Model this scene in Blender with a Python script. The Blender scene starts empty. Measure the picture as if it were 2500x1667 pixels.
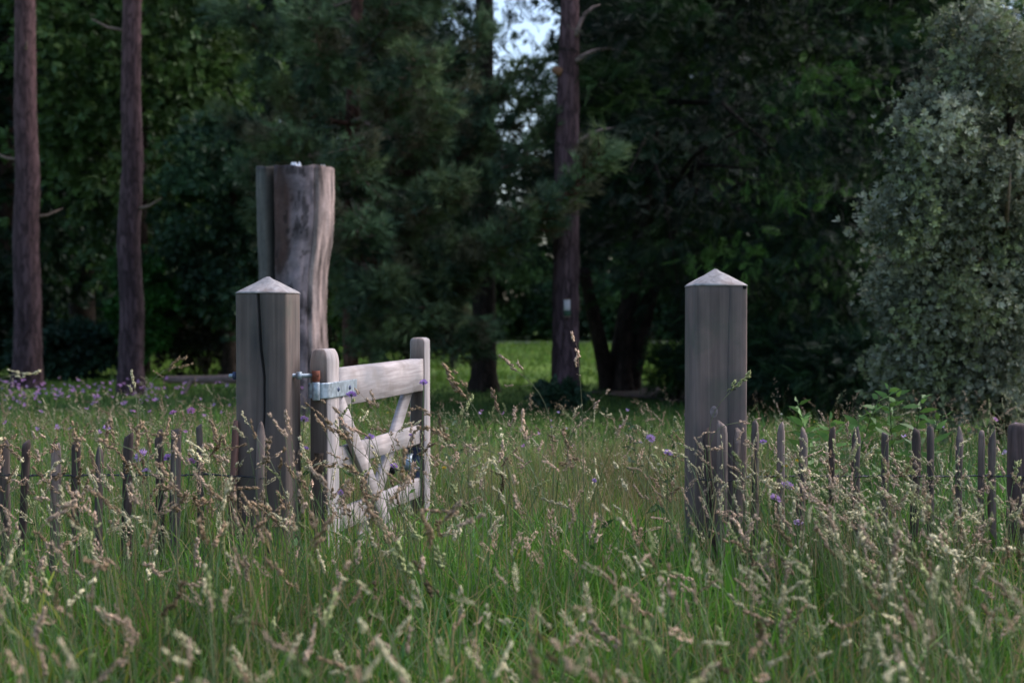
import bpy, math, random
import numpy as np
from mathutils import Vector, Matrix

rng = np.random.default_rng(11)
random.seed(11)
R = math.radians
scene = bpy.context.scene

# ------------------------------------------------------------------ camera, sky, sun, exposure
EYE = 1.2
PITCH = math.atan(78.5 / 3250.0)
cam_d = bpy.data.cameras.new('camera')
cam = bpy.data.objects.new('camera', cam_d)
scene.collection.objects.link(cam)
cam.location = (0, 0, EYE)
cam.rotation_euler = (R(90) - PITCH, 0, 0)
cam_d.sensor_width = 36.0
cam_d.lens = 46.8
cam_d.clip_start = 0.05
cam_d.clip_end = 900
cam_d.dof.use_dof = True
cam_d.dof.focus_distance = 5.3
cam_d.dof.aperture_fstop = 2.6
scene.camera = cam

SUN_AZ = 66.0      # degrees from +Y (view direction) towards +X (right)
SUN_EL = 46.0
world = bpy.data.worlds.new('World')
scene.world = world
world.use_nodes = True
wn = world.node_tree
wn.nodes.clear()
sky = wn.nodes.new('ShaderNodeTexSky')
sky.sky_type = 'NISHITA'
sky.sun_disc = False
sky.sun_elevation = R(SUN_EL)
sky.sun_rotation = R(SUN_AZ)
sky.air_density = 1.0
sky.dust_density = 2.5
sky.ozone_density = 2.2
bg = wn.nodes.new('ShaderNodeBackground')
bg.inputs['Strength'].default_value = 0.125
wo = wn.nodes.new('ShaderNodeOutputWorld')
wn.links.new(sky.outputs[0], bg.inputs[0])
wn.links.new(bg.outputs[0], wo.inputs[0])

sun_d = bpy.data.lights.new('sun', 'SUN')
sun_d.energy = 1.25
sun_d.angle = R(60)
sun_d.color = (1.0, 0.96, 0.95)
sun = bpy.data.objects.new('sun', sun_d)
scene.collection.objects.link(sun)
sd = Vector((math.sin(R(SUN_AZ)) * math.cos(R(SUN_EL)), math.cos(R(SUN_AZ)) * math.cos(R(SUN_EL)), math.sin(R(SUN_EL))))
sun.rotation_euler = sd.to_track_quat('Z', 'Y').to_euler()
sun.location = sd * 30

vs = scene.view_settings
vs.view_transform = 'Standard'
vs.look = 'None'
vs.gamma = 1.0
vs.use_curve_mapping = False
vs.exposure = 1.18
scene.cycles.use_denoising = True
scene.cycles.max_bounces = 6
scene.cycles.diffuse_bounces = 3
scene.cycles.transmission_bounces = 3
scene.cycles.transparent_max_bounces = 4

# ------------------------------------------------------------------ helpers
def at(px, py, Y):
    """point at distance Y seen at photo position (px, py)"""
    u, v = (px - 1250.0) / 3250.0, (833.5 - py) / 3250.0
    cp, sp = math.cos(PITCH), math.sin(PITCH)
    d = np.array([u, cp + v * sp, -sp + v * cp])
    return np.array([0, 0, EYE]) + d * (Y / d[1])

def link(o, parent=None):
    scene.collection.objects.link(o)
    if parent is not None:
        o.parent = parent
    return o

def empty(name, loc=(0, 0, 0), label=None, cat=None, group=None, rz=0.0):
    o = bpy.data.objects.new(name, None)
    o.empty_display_size = 0.1
    o.location = loc
    o.rotation_euler = (0, 0, rz)
    link(o)
    tag(o, label, cat, group)
    return o

def tag(o, label=None, cat=None, group=None, kind=None):
    if label: o['label'] = label
    if cat: o['category'] = cat
    if group: o['group'] = group
    if kind: o['kind'] = kind
    return o

class Geo:
    """collects triangles with a colour per vertex"""
    def __init__(s):
        s.V, s.T, s.C, s.n = [], [], [], 0
    def add(s, V, T, C=None):
        V = np.asarray(V, float).reshape(-1, 3); T = np.asarray(T, int).reshape(-1, 3)
        if C is None: C = np.ones((len(V), 3)) * 0.5
        C = np.asarray(C, float)
        if C.ndim == 1: C = np.tile(C, (len(V), 1))
        s.V.append(V); s.T.append(T + s.n); s.C.append(C); s.n += len(V)
        return s
    def merged(s):
        return np.concatenate(s.V), np.concatenate(s.T), np.concatenate(s.C)
    def build(s, name, mat, parent=None, smooth=False, loc=None):
        V, T, C = s.merged()
        if loc is not None: V = V - np.asarray(loc)
        me = bpy.data.meshes.new(name)
        me.vertices.add(len(V)); me.vertices.foreach_set('co', V.astype(np.float32).ravel())
        me.loops.add(len(T) * 3); me.loops.foreach_set('vertex_index', T.astype(np.int32).ravel())
        me.polygons.add(len(T))
        me.polygons.foreach_set('loop_start', np.arange(0, len(T) * 3, 3, dtype=np.int32))
        me.polygons.foreach_set('loop_total', np.full(len(T), 3, dtype=np.int32))
        if smooth: me.polygons.foreach_set('use_smooth', np.ones(len(T), dtype=bool))
        me.update(calc_edges=True)
        a = me.color_attributes.new('Col', 'FLOAT_COLOR', 'POINT')
        a.data.foreach_set('color', np.concatenate([C, np.ones((len(C), 1))], 1).astype(np.float32).ravel())
        me.materials.append(mat)
        o = bpy.data.objects.new(name, me)
        if loc is not None: o.location = loc
        return link(o, parent)

def hash3(i, j, k, seed):
    h = (i * 374761393 + j * 668265263 + k * 2147483647 + seed * 974634777) & 0xffffffff
    h = ((h ^ (h >> 13)) * 1274126177) & 0xffffffff
    return ((h ^ (h >> 16)) & 0xffff) / 65535.0

def vnoise(P, seed=0):
    P = np.asarray(P, float)
    I = np.floor(P).astype(np.int64); F = P - I; F = F * F * (3 - 2 * F)
    out = 0
    for a in (0, 1):
        for b in (0, 1):
            for c in (0, 1):
                w = (F[:, 0] if a else 1 - F[:, 0]) * (F[:, 1] if b else 1 - F[:, 1]) * (F[:, 2] if c else 1 - F[:, 2])
                out = out + w * hash3(I[:, 0] + a, I[:, 1] + b, I[:, 2] + c, seed)
    return out

def fbm(P, seed=0, oct=3):
    P = np.asarray(P, float); t = 0; a = 0.5
    for o in range(oct):
        t = t + a * vnoise(P * (2 ** o), seed + o * 17); a *= 0.5
    return t

def norm(A):
    return A / (np.linalg.norm(A, axis=-1, keepdims=True) + 1e-9)

def frames(Z, spin=None):
    """rotation matrices whose local Z follows Z (n,3), random spin"""
    Z = norm(np.asarray(Z, float)); n = len(Z)
    ref = np.tile([0.0, 0, 1], (n, 1)); ref[np.abs(Z[:, 2]) > 0.95] = [1, 0, 0]
    X = norm(np.cross(ref, Z)); Y = np.cross(Z, X)
    if spin is None: spin = rng.uniform(0, 2 * np.pi, n)
    c, s = np.cos(spin)[:, None], np.sin(spin)[:, None]
    X2 = X * c + Y * s; Y2 = -X * s + Y * c
    return np.stack([X2, Y2, Z], axis=2)

def scatter(geo, tv, tt, pos, rot, scale, col, tcol=None):
    """many copies of a small template, each its own real triangles"""
    tv = np.asarray(tv, float); tt = np.asarray(tt, int); n, k = len(pos), len(tv)
    if n == 0: return
    scale = np.asarray(scale, float)
    if scale.ndim == 1: scale = scale[:, None]
    if scale.shape[1] == 1: scale = np.repeat(scale, 3, 1)
    L = tv[None] * scale[:, None, :]
    V = np.einsum('nij,nkj->nki', rot, L) + np.asarray(pos)[:, None, :]
    T = tt[None] + (np.arange(n) * k)[:, None, None]
    C = np.repeat(np.asarray(col)[:, None, :], k, 1)
    if tcol is not None: C = C * np.asarray(tcol)[None, :, None]
    geo.add(V.reshape(-1, 3), T.reshape(-1, 3), C.reshape(-1, 3))

def tube(geo, pts, rad, sides=8, col=(0.5, 0.5, 0.5), wob=0.0, seed=0, cap=True, freq=6.0):
    pts = np.asarray(pts, float); m = len(pts)
    rad = np.broadcast_to(np.asarray(rad, float), (m,))
    tan = np.gradient(pts, axis=0); tan = norm(tan)
    ref = np.array([1.0, 0, 0]) if abs(tan[0][0]) < 0.9 else np.array([0, 1.0, 0])
    X = norm(np.cross(tan, np.cross(np.tile(ref, (m, 1)), tan))); Yv = np.cross(tan, X)
    a = np.linspace(0, 2 * np.pi, sides, endpoint=False)
    ring = X[:, None, :] * np.cos(a)[None, :, None] + Yv[:, None, :] * np.sin(a)[None, :, None]
    r = np.repeat(rad[:, None], sides, 1)
    if wob > 0:
        Q = (pts[:, None, :] + ring * 0.2).reshape(-1, 3) * freq
        r = r * (1 + wob * (fbm(Q, seed).reshape(m, sides) - 0.45) * 2)
    V = (pts[:, None, :] + ring * r[:, :, None]).reshape(-1, 3)
    T = grid_tris(m, sides, True)
    if cap:
        V = np.concatenate([V, pts[:1], pts[-1:]]); b, t = m * sides, m * sides + 1
        ex = []
        for i in range(sides):
            j = (i + 1) % sides
            ex.append([b, j, i]); ex.append([t, (m - 1) * sides + i, (m - 1) * sides + j])
        T = np.concatenate([T, np.array(ex)])
    c = np.asarray(col, float)
    geo.add(V, T, c)

def grid_tris(m, n, wrap):
    i = np.arange(m - 1)[:, None]; nn = n if wrap else n - 1
    j = np.arange(nn)[None, :]; j2 = (j + 1) % n
    a, b, c, d = i * n + j, i * n + j2, (i + 1) * n + j2, (i + 1) * n + j
    return np.concatenate([np.stack([a, b, c], -1).reshape(-1, 3), np.stack([a, c, d], -1).reshape(-1, 3)])

def loft(geo, rings, col=None, cap_top=True, cap_bottom=True):
    """rings (m, n, 3) closed sections joined bottom to top"""
    rings = np.asarray(rings, float); m, n = rings.shape[:2]
    V = rings.reshape(-1, 3); T = grid_tris(m, n, True); ex = []
    extra = []
    if cap_bottom: extra.append(rings[0].mean(0))
    if cap_top: extra.append(rings[-1].mean(0))
    k = m * n
    if cap_bottom:
        ex += [[k, (i + 1) % n, i] for i in range(n)]; k += 1
    if cap_top:
        ex += [[k, (m - 1) * n + i, (m - 1) * n + (i + 1) % n] for i in range(n)]
    if extra:
        V = np.concatenate([V, np.array(extra)]); T = np.concatenate([T, np.array(ex)])
        if col is not None and np.asarray(col).ndim == 2:
            col = np.concatenate([col, np.tile(np.asarray(col).mean(0), (len(extra), 1))])
    geo.add(V, T, col)

def beam(geo, p0, p1, w, h, side, col=(0.5,) * 3, bev=0.004, segs=6, rough=0.0015, seed=0):
    """a sawn board from p0 to p1: w along 'side', h along the third axis, arrises eased"""
    p0, p1, side = map(lambda q: np.asarray(q, float), (p0, p1, side))
    ax = norm(p1 - p0); side = norm(side - ax * np.dot(side, ax)); up = np.cross(ax, side)
    a, b = w / 2, h / 2
    sec = [(-a + bev, -b), (0, -b), (a - bev, -b), (a, -b + bev), (a, 0), (a, b - bev), (a - bev, b), (0, b), (-a + bev, b), (-a, b - bev), (-a, 0), (-a, -b + bev)]
    rings = []
    ts = [0, bev / np.linalg.norm(p1 - p0)] + list(np.linspace(0, 1, segs + 1)[1:-1]) + [1 - bev / np.linalg.norm(p1 - p0), 1]
    for q, t in enumerate(ts):
        s = 1 - (0.0 if 0 < q < len(ts) - 1 else bev / max(a, b))
        c = p0 + (p1 - p0) * t
        rings.append([c + side * x * s + up * y * s + side * rng.normal(0, rough) + up * rng.normal(0, rough) for x, y in sec])
    loft(geo, rings, col)

def box(geo, c, size, rz=0.0, bev=0.003, col=(0.5,) * 3):
    c = np.asarray(c, float); sx, sy, sz = size
    u = np.array([math.cos(rz), math.sin(rz), 0])
    beam(geo, c - np.array([0, 0, sz / 2]), c + np.array([0, 0, sz / 2]), sx, sy, u, col, bev, 2, 0.0)

# ------------------------------------------------------------------ materials
def new_mat(name):
    m = bpy.data.materials.new(name); m.use_nodes = True
    nt = m.node_tree; nt.nodes.clear()
    out = nt.nodes.new('ShaderNodeOutputMaterial')
    return m, nt, out

def N(nt, t, **kw):
    n = nt.nodes.new(t)
    for k, v in kw.items():
        if k in n.inputs: n.inputs[k].default_value = v
        else: setattr(n, k, v)
    return n

def leaf_mat(name, trans=0.25, rough=0.55, var=0.35, vscale=0.7, spec=0.25):
    m, nt, out = new_mat(name)
    at_ = N(nt, 'ShaderNodeVertexColor', layer_name='Col')
    geo = N(nt, 'ShaderNodeNewGeometry')
    no = N(nt, 'ShaderNodeTexNoise'); no.inputs['Scale'].default_value = vscale; no.inputs['Detail'].default_value = 3
    nt.links.new(geo.outputs['Position'], no.inputs['Vector'])
    mr = N(nt, 'ShaderNodeMapRange'); mr.inputs['From Min'].default_value = 0.3; mr.inputs['From Max'].default_value = 0.7
    mr.inputs['To Min'].default_value = 1 - var; mr.inputs['To Max'].default_value = 1 + var
    nt.links.new(no.outputs['Fac'], mr.inputs['Value'])
    mul = N(nt, 'ShaderNodeVectorMath', operation='SCALE')
    nt.links.new(at_.outputs['Color'], mul.inputs[0]); nt.links.new(mr.outputs[0], mul.inputs['Scale'])
    p = N(nt, 'ShaderNodeBsdfPrincipled'); p.inputs['Roughness'].default_value = rough
    p.inputs['Specular IOR Level'].default_value = spec
    nt.links.new(mul.outputs[0], p.inputs['Base Color'])
    tr = N(nt, 'ShaderNodeBsdfTranslucent'); nt.links.new(mul.outputs[0], tr.inputs['Color'])
    mix = N(nt, 'ShaderNodeMixShader'); mix.inputs[0].default_value = trans
    nt.links.new(p.outputs[0], mix.inputs[1]); nt.links.new(tr.outputs[0], mix.inputs[2])
    nt.links.new(mix.outputs[0], out.inputs['Surface'])
    return m

def wood_mat(name, c1, c2, grain=(38, 38, 1.6), rough=0.8, bump=0.25, stain=0.0, stain_col=(0.05, 0.05, 0.045), use_col=False, blotch=(3.0, 3.0, 0.55)):
    m, nt, out = new_mat(name)
    tc = N(nt, 'ShaderNodeTexCoord'); mp = N(nt, 'ShaderNodeMapping'); mp.inputs['Scale'].default_value = grain
    oi = N(nt, 'ShaderNodeObjectInfo'); of = N(nt, 'ShaderNodeVectorMath', operation='MULTIPLY_ADD'); of.inputs[1].default_value = (37, 23, 11)
    nt.links.new(oi.outputs['Random'], of.inputs[0]); nt.links.new(tc.outputs['Object'], of.inputs[2]); src = of.outputs[0]
    nt.links.new(src, mp.inputs['Vector'])
    no = N(nt, 'ShaderNodeTexNoise'); no.inputs['Scale'].default_value = 1.0; no.inputs['Detail'].default_value = 6; no.inputs['Distortion'].default_value = 0.6
    nt.links.new(mp.outputs[0], no.inputs['Vector'])
    big = N(nt, 'ShaderNodeTexNoise'); big.inputs['Scale'].default_value = 5.0; big.inputs['Detail'].default_value = 4
    mp2 = N(nt, 'ShaderNodeMapping'); mp2.inputs['Scale'].default_value = blotch
    nt.links.new(src, mp2.inputs['Vector']); nt.links.new(mp2.outputs[0], big.inputs['Vector'])
    ramp = N(nt, 'ShaderNodeValToRGB'); ramp.color_ramp.elements[0].position = 0.32; ramp.color_ramp.elements[1].position = 0.68
    ramp.color_ramp.elements[0].color = (*c1, 1); ramp.color_ramp.elements[1].color = (*c2, 1)
    nt.links.new(no.outputs['Fac'], ramp.inputs['Fac'])
    mx = N(nt, 'ShaderNodeMixRGB', blend_type='MULTIPLY'); mx.inputs['Fac'].default_value = 1
    r2 = N(nt, 'ShaderNodeValToRGB'); r2.color_ramp.elements[0].position = 0.3; r2.color_ramp.elements[1].position = 0.72
    r2.color_ramp.elements[0].color = (0.62, 0.64, 0.66, 1); r2.color_ramp.elements[1].color = (1.15, 1.08, 1.05, 1)
    nt.links.new(big.outputs['Fac'], r2.inputs['Fac'])
    nt.links.new(ramp.outputs[0], mx.inputs['Color1']); nt.links.new(r2.outputs[0], mx.inputs['Color2'])
    last = mx.outputs[0]
    if use_col:
        vc = N(nt, 'ShaderNodeVertexColor', layer_name='Col')
        m3 = N(nt, 'ShaderNodeMixRGB', blend_type='MULTIPLY'); m3.inputs['Fac'].default_value = 1
        nt.links.new(last, m3.inputs['Color1']); nt.links.new(vc.outputs['Color'], m3.inputs['Color2']); last = m3.outputs[0]
    if stain > 0:
        sn = N(nt, 'ShaderNodeTexNoise'); sn.inputs['Scale'].default_value = 7; sn.inputs['Detail'].default_value = 5
        nt.links.new(src, sn.inputs['Vector'])
        sr = N(nt, 'ShaderNodeMapRange'); sr.inputs['From Min'].default_value = 0.52; sr.inputs['From Max'].default_value = 0.7; sr.inputs['To Max'].default_value = stain
        nt.links.new(sn.outputs['Fac'], sr.inputs['Value'])
        m4 = N(nt, 'ShaderNodeMixRGB'); m4.inputs['Color2'].default_value = (*stain_col, 1)
        nt.links.new(sr.outputs[0], m4.inputs['Fac']); nt.links.new(last, m4.inputs['Color1']); last = m4.outputs[0]
    p = N(nt, 'ShaderNodeBsdfPrincipled'); p.inputs['Roughness'].default_value = rough; p.inputs['Specular IOR Level'].default_value = 0.25
    nt.links.new(last, p.inputs['Base Color'])
    bp = N(nt, 'ShaderNodeBump'); bp.inputs['Strength'].default_value = bump; bp.inputs['Distance'].default_value = 0.004
    nt.links.new(no.outputs['Fac'], bp.inputs['Height']); nt.links.new(bp.outputs[0], p.inputs['Normal'])
    nt.links.new(p.outputs[0], out.inputs['Surface'])
    return m

def plain_mat(name, col, rough=0.5, metal=0.0, var=0.2, scale=30.0, col2=None):
    m, nt, out = new_mat(name)
    tc = N(nt, 'ShaderNodeTexCoord'); no = N(nt, 'ShaderNodeTexNoise'); no.inputs['Scale'].default_value = scale; no.inputs['Detail'].default_value = 5
    nt.links.new(tc.outputs['Object'], no.inputs['Vector'])
    r = N(nt, 'ShaderNodeValToRGB'); r.color_ramp.elements[0].position = 0.35; r.color_ramp.elements[1].position = 0.65
    a = tuple(c * (1 - var) for c in col); b = col2 or tuple(min(1, c * (1 + var)) for c in col)
    r.color_ramp.elements[0].color = (*a, 1); r.color_ramp.elements[1].color = (*b, 1)
    nt.links.new(no.outputs['Fac'], r.inputs['Fac'])
    p = N(nt, 'ShaderNodeBsdfPrincipled'); p.inputs['Roughness'].default_value = rough; p.inputs['Metallic'].default_value = metal
    nt.links.new(r.outputs[0], p.inputs['Base Color']); nt.links.new(p.outputs[0], out.inputs['Surface'])
    return m

def bark_mat(name, c1, c2, scale=(14, 14, 3.5), bump=1.0, warm=None):
    """fissured plates: cell edges are the dark fissures, each plate its own tone; warm = colour of the thin upper bark"""
    m, nt, out = new_mat(name)
    tc = N(nt, 'ShaderNodeTexCoord'); mp = N(nt, 'ShaderNodeMapping'); mp.inputs['Scale'].default_value = scale
    oi = N(nt, 'ShaderNodeObjectInfo'); of = N(nt, 'ShaderNodeVectorMath', operation='MULTIPLY_ADD'); of.inputs[1].default_value = (37, 23, 11)
    nt.links.new(oi.outputs['Random'], of.inputs[0]); nt.links.new(tc.outputs['Object'], of.inputs[2]); src = of.outputs[0]
    nt.links.new(src, mp.inputs['Vector'])
    no = N(nt, 'ShaderNodeTexNoise'); no.inputs['Scale'].default_value = 1.6; no.inputs['Detail'].default_value = 6
    nt.links.new(mp.outputs[0], no.inputs['Vector'])
    ad = N(nt, 'ShaderNodeVectorMath', operation='MULTIPLY_ADD'); ad.inputs[1].default_value = (1.7, 1.7, 1.7)
    nt.links.new(no.outputs['Color'], ad.inputs[0]); nt.links.new(mp.outputs[0], ad.inputs[2])
    vo = N(nt, 'ShaderNodeTexVoronoi', feature='DISTANCE_TO_EDGE'); vo.inputs['Scale'].default_value = 1.0
    vc = N(nt, 'ShaderNodeTexVoronoi'); vc.inputs['Scale'].default_value = 1.0
    for v in (vo, vc): nt.links.new(ad.outputs[0], v.inputs['Vector'])
    ed = N(nt, 'ShaderNodeMapRange'); ed.inputs['From Max'].default_value = 0.16; ed.inputs['To Min'].default_value = 0.42
    nt.links.new(vo.outputs['Distance'], ed.inputs['Value'])
    sep = N(nt, 'ShaderNodeSeparateColor'); nt.links.new(vc.outputs['Color'], sep.inputs[0])
    mxv = N(nt, 'ShaderNodeMath', operation='MULTIPLY_ADD'); mxv.inputs[1].default_value = 0.55
    nt.links.new(sep.outputs[0], mxv.inputs[0])
    h2 = N(nt, 'ShaderNodeMath', operation='MULTIPLY'); h2.inputs[1].default_value = 0.5; nt.links.new(no.outputs['Fac'], h2.inputs[0]); nt.links.new(h2.outputs[0], mxv.inputs[2])
    ramp = N(nt, 'ShaderNodeValToRGB'); ramp.color_ramp.elements[0].position = 0.15; ramp.color_ramp.elements[1].position = 0.8
    ramp.color_ramp.elements[0].color = (*c1, 1); ramp.color_ramp.elements[1].color = (*c2, 1); nt.links.new(mxv.outputs[0], ramp.inputs['Fac'])
    last = ramp.outputs[0]
    if warm:
        sx = N(nt, 'ShaderNodeSeparateXYZ'); nt.links.new(tc.outputs['Object'], sx.inputs[0])
        wr = N(nt, 'ShaderNodeMapRange'); wr.inputs['From Min'].default_value = 1.8; wr.inputs['From Max'].default_value = 5.2; wr.inputs['To Max'].default_value = 0.75
        nt.links.new(sx.outputs['Z'], wr.inputs['Value'])
        wm = N(nt, 'ShaderNodeMixRGB'); wm.inputs['Color2'].default_value = (*warm, 1); nt.links.new(wr.outputs[0], wm.inputs['Fac']); nt.links.new(last, wm.inputs['Color1']); last = wm.outputs[0]
    mu = N(nt, 'ShaderNodeVectorMath', operation='SCALE'); nt.links.new(last, mu.inputs[0]); nt.links.new(ed.outputs[0], mu.inputs['Scale'])
    p = N(nt, 'ShaderNodeBsdfPrincipled'); p.inputs['Roughness'].default_value = 0.9; p.inputs['Specular IOR Level'].default_value = 0.2
    nt.links.new(mu.outputs[0], p.inputs['Base Color'])
    bp = N(nt, 'ShaderNodeBump'); bp.inputs['Strength'].default_value = bump; bp.inputs['Distance'].default_value = 0.02
    nt.links.new(ed.outputs[0], bp.inputs['Height']); nt.links.new(bp.outputs[0], p.inputs['Normal'])
    nt.links.new(p.outputs[0], out.inputs['Surface'])
    return m

def ground_mat():
    m, nt, out = new_mat('ground_soil_and_turf')
    geo = N(nt, 'ShaderNodeNewGeometry')
    n1 = N(nt, 'ShaderNodeTexNoise'); n1.inputs['Scale'].default_value = 0.35; n1.inputs['Detail'].default_value = 5
    n2 = N(nt, 'ShaderNodeTexNoise'); n2.inputs['Scale'].default_value = 14; n2.inputs['Detail'].default_value = 6
    for n in (n1, n2): nt.links.new(geo.outputs['Position'], n.inputs['Vector'])
    r1 = N(nt, 'ShaderNodeValToRGB'); e = r1.color_ramp.elements
    e[0].position = 0.4; e[0].color = (0.045, 0.095, 0.018, 1); e[1].position = 0.62; e[1].color = (0.13, 0.205, 0.04, 1)
    r2 = N(nt, 'ShaderNodeValToRGB'); e = r2.color_ramp.elements
    e[0].position = 0.3; e[0].color = (0.6, 0.6, 0.6, 1); e[1].position = 0.7; e[1].color = (1.2, 1.2, 1.2, 1)
    nt.links.new(n1.outputs['Fac'], r1.inputs['Fac']); nt.links.new(n2.outputs['Fac'], r2.inputs['Fac'])
    mx = N(nt, 'ShaderNodeMixRGB', blend_type='MULTIPLY'); mx.inputs['Fac'].default_value = 1
    nt.links.new(r1.outputs[0], mx.inputs['Color1']); nt.links.new(r2.outputs[0], mx.inputs['Color2'])
    p = N(nt, 'ShaderNodeBsdfPrincipled'); p.inputs['Roughness'].default_value = 0.95; p.inputs['Specular IOR Level'].default_value = 0.1
    bp = N(nt, 'ShaderNodeBump'); bp.inputs['Strength'].default_value = 0.8; bp.inputs['Distance'].default_value = 0.06
    nt.links.new(n2.outputs['Fac'], bp.inputs['Height']); nt.links.new(bp.outputs[0], p.inputs['Normal'])
    nt.links.new(mx.outputs[0], p.inputs['Base Color']); nt.links.new(p.outputs[0], out.inputs['Surface'])
    return m

M = {}
M['ground'] = ground_mat()
M['soil'] = plain_mat('needle_litter', (0.045, 0.026, 0.02), 0.95, 0, 0.4, 6, (0.075, 0.045, 0.03))
M['path'] = plain_mat('gravel_path', (0.22, 0.21, 0.22), 0.9, 0, 0.2, 40)
M['grass'] = leaf_mat('grass_blades', 0.36, 0.5, 0.42, 1.3)
M['seed'] = leaf_mat('grass_seed_heads', 0.15, 0.75, 0.2, 6)
M['petal'] = leaf_mat('flower_petals', 0.3, 0.6, 0.15, 20)
M['pine'] = leaf_mat('pine_needles', 0.15, 0.65, 0.45, 0.9, 0.12)
M['yew'] = leaf_mat('yew_sprays', 0.12, 0.6, 0.45, 0.8, 0.15)
M['leaf'] = leaf_mat('broad_leaves', 0.25, 0.5, 0.4, 0.6)
M['silver'] = leaf_mat('silver_leaves', 0.2, 0.6, 0.25, 1.5)
M['post'] = wood_mat('weathered_post_wood', (0.125, 0.101, 0.095), (0.19, 0.155, 0.145), (45, 45, 1.2), 0.85, 0.3, 0.6, (0.095, 0.1, 0.082), True, (2.2, 2.2, 0.9))
M['cap'] = wood_mat('pale_post_cap', (0.28, 0.255, 0.255), (0.48, 0.45, 0.45), (40, 40, 20), 0.85, 0.3, 0.6, (0.16, 0.09, 0.055))  # cap wood paler than the shaft, with brown stains
M['gate'] = wood_mat('pale_gate_wood', (0.34, 0.3, 0.3), (0.5, 0.455, 0.46), (70, 70, 4), 0.8, 0.25, 0.25, (0.26, 0.2, 0.16))
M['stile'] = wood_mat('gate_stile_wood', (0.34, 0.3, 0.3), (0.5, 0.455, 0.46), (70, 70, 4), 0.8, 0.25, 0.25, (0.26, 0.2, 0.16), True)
M['gate_h'] = wood_mat('pale_gate_wood_along', (0.34, 0.3, 0.3), (0.5, 0.455, 0.46), (4, 4, 70), 0.8, 0.25, 0.6, (0.24, 0.2, 0.18), False, (0.9, 0.9, 1.5))
M['endgrain'] = plain_mat('dark_end_grain', (0.10, 0.062, 0.042), 0.9, 0, 0.3, 90)
M['galv'] = plain_mat('galvanised_steel', (0.36, 0.41, 0.47), 0.5, 0.55, 0.3, 45)
M['rust'] = plain_mat('rusty_iron', (0.17, 0.05, 0.028), 0.85, 0.1, 0.4, 120)
M['bluemetal'] = plain_mat('dark_blue_painted_steel', (0.05, 0.065, 0.13), 0.5, 0.2, 0.25, 50)
M['wire'] = plain_mat('dull_wire', (0.05, 0.05, 0.06), 0.5, 0.6, 0.2, 50)
M['paling'] = wood_mat('old_chestnut_paling', (0.1, 0.078, 0.07), (0.23, 0.18, 0.16), (60, 60, 5), 0.9, 0.5, 0.3, (0.03, 0.028, 0.025), True)
M['log'] = wood_mat('grey_dead_trunk', (0.85, 0.85, 0.85), (1.12, 1.12, 1.12), (30, 30, 60), 0.85, 0.35, 0.0, (0, 0, 0), True)
M['hole'] = plain_mat('dark_split', (0.006, 0.005, 0.005), 1.0, 0, 0.1)
M['pale_top'] = plain_mat('pale_tuft_surface', (0.62, 0.64, 0.7), 0.9, 0, 0.1)
M['pinebark'] = bark_mat('pine_bark', (0.042, 0.025, 0.031), (0.12, 0.073, 0.086), (12, 12, 2.4), 0.9, (0.16, 0.085, 0.088))
M['redbark'] = bark_mat('young_pine_bark', (0.06, 0.028, 0.022), (0.15, 0.07, 0.05), (18, 18, 6))
M['darkbark'] = bark_mat('dark_bark', (0.02, 0.014, 0.012), (0.055, 0.036, 0.03), (16, 16, 4))
M['twig'] = plain_mat('dead_twigs', (0.19, 0.13, 0.105), 0.9, 0, 0.3, 30)
M['deadbranch'] = plain_mat('bleached_dead_branch', (0.2, 0.135, 0.12), 0.9, 0, 0.3, 30)
M['tagwhite'] = plain_mat('pale_card', (0.5, 0.46, 0.5), 0.7, 0, 0.06)
M['taggreen'] = plain_mat('dark_green_plastic', (0.012, 0.05, 0.025), 0.5, 0, 0.2)

# ------------------------------------------------------------------ ground, path, litter
def gz(x, y):
    x = np.asarray(x, float); y = np.asarray(y, float)
    return 0.05 * (fbm(np.stack([x * 0.35, y * 0.35, x * 0], -1).reshape(-1, 3), 5, 2).reshape(x.shape) - 0.38)

g = Geo()
xs = np.concatenate([np.linspace(-400, -32, 14), np.linspace(-30, 30, 81), np.linspace(32, 400, 14)])
ys = np.concatenate([np.linspace(-200, -12, 10), np.linspace(-10, 60, 95), np.linspace(62, 500, 22)])
XX, YY = np.meshgrid(xs, ys)
ZZ = gz(XX, YY)
g.add(np.stack([XX, YY, ZZ], -1).reshape(-1, 3), grid_tris(len(ys), len(xs), False))
tag(g.build('ground', M['ground'], smooth=True), kind='structure')

def sheet(name, pts, mat, lift):
    pts = np.array(pts, float)
    c = pts.mean(0); n = 40
    tt = np.linspace(0, len(pts), n, endpoint=False)
    loop = np.array([pts[int(t)] * (1 - t % 1) + pts[(int(t) + 1) % len(pts)] * (t % 1) for t in tt])
    loop = loop + rng.normal(0, 0.03, loop.shape)
    rings = [np.column_stack([c + (loop - c) * s]) for s in (1, 0.8, 0.6, 0.4, 0.2, 0.02)]
    V = np.concatenate(rings); V = np.column_stack([V, gz(V[:, 0], V[:, 1]) + lift])
    return tag(Geo().add(V, grid_tris(6, n, True)).build(name, mat, smooth=True), kind='structure')

sheet('path', [(-14, 47.5), (-5, 47), (4, 46.6), (14, 47), (14, 48.6), (4, 48.2), (-5, 48.6), (-14, 49)], M['path'], 0.03)
aa = np.linspace(0, 2 * np.pi, 18, endpoint=False)
sheet('needle_litter', [(4.1 + 2.9 * math.cos(a) * (1 + .12 * math.sin(3 * a)), 18.4 + 2.4 * math.sin(a)) for a in aa], M['soil'], 0.025)

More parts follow.
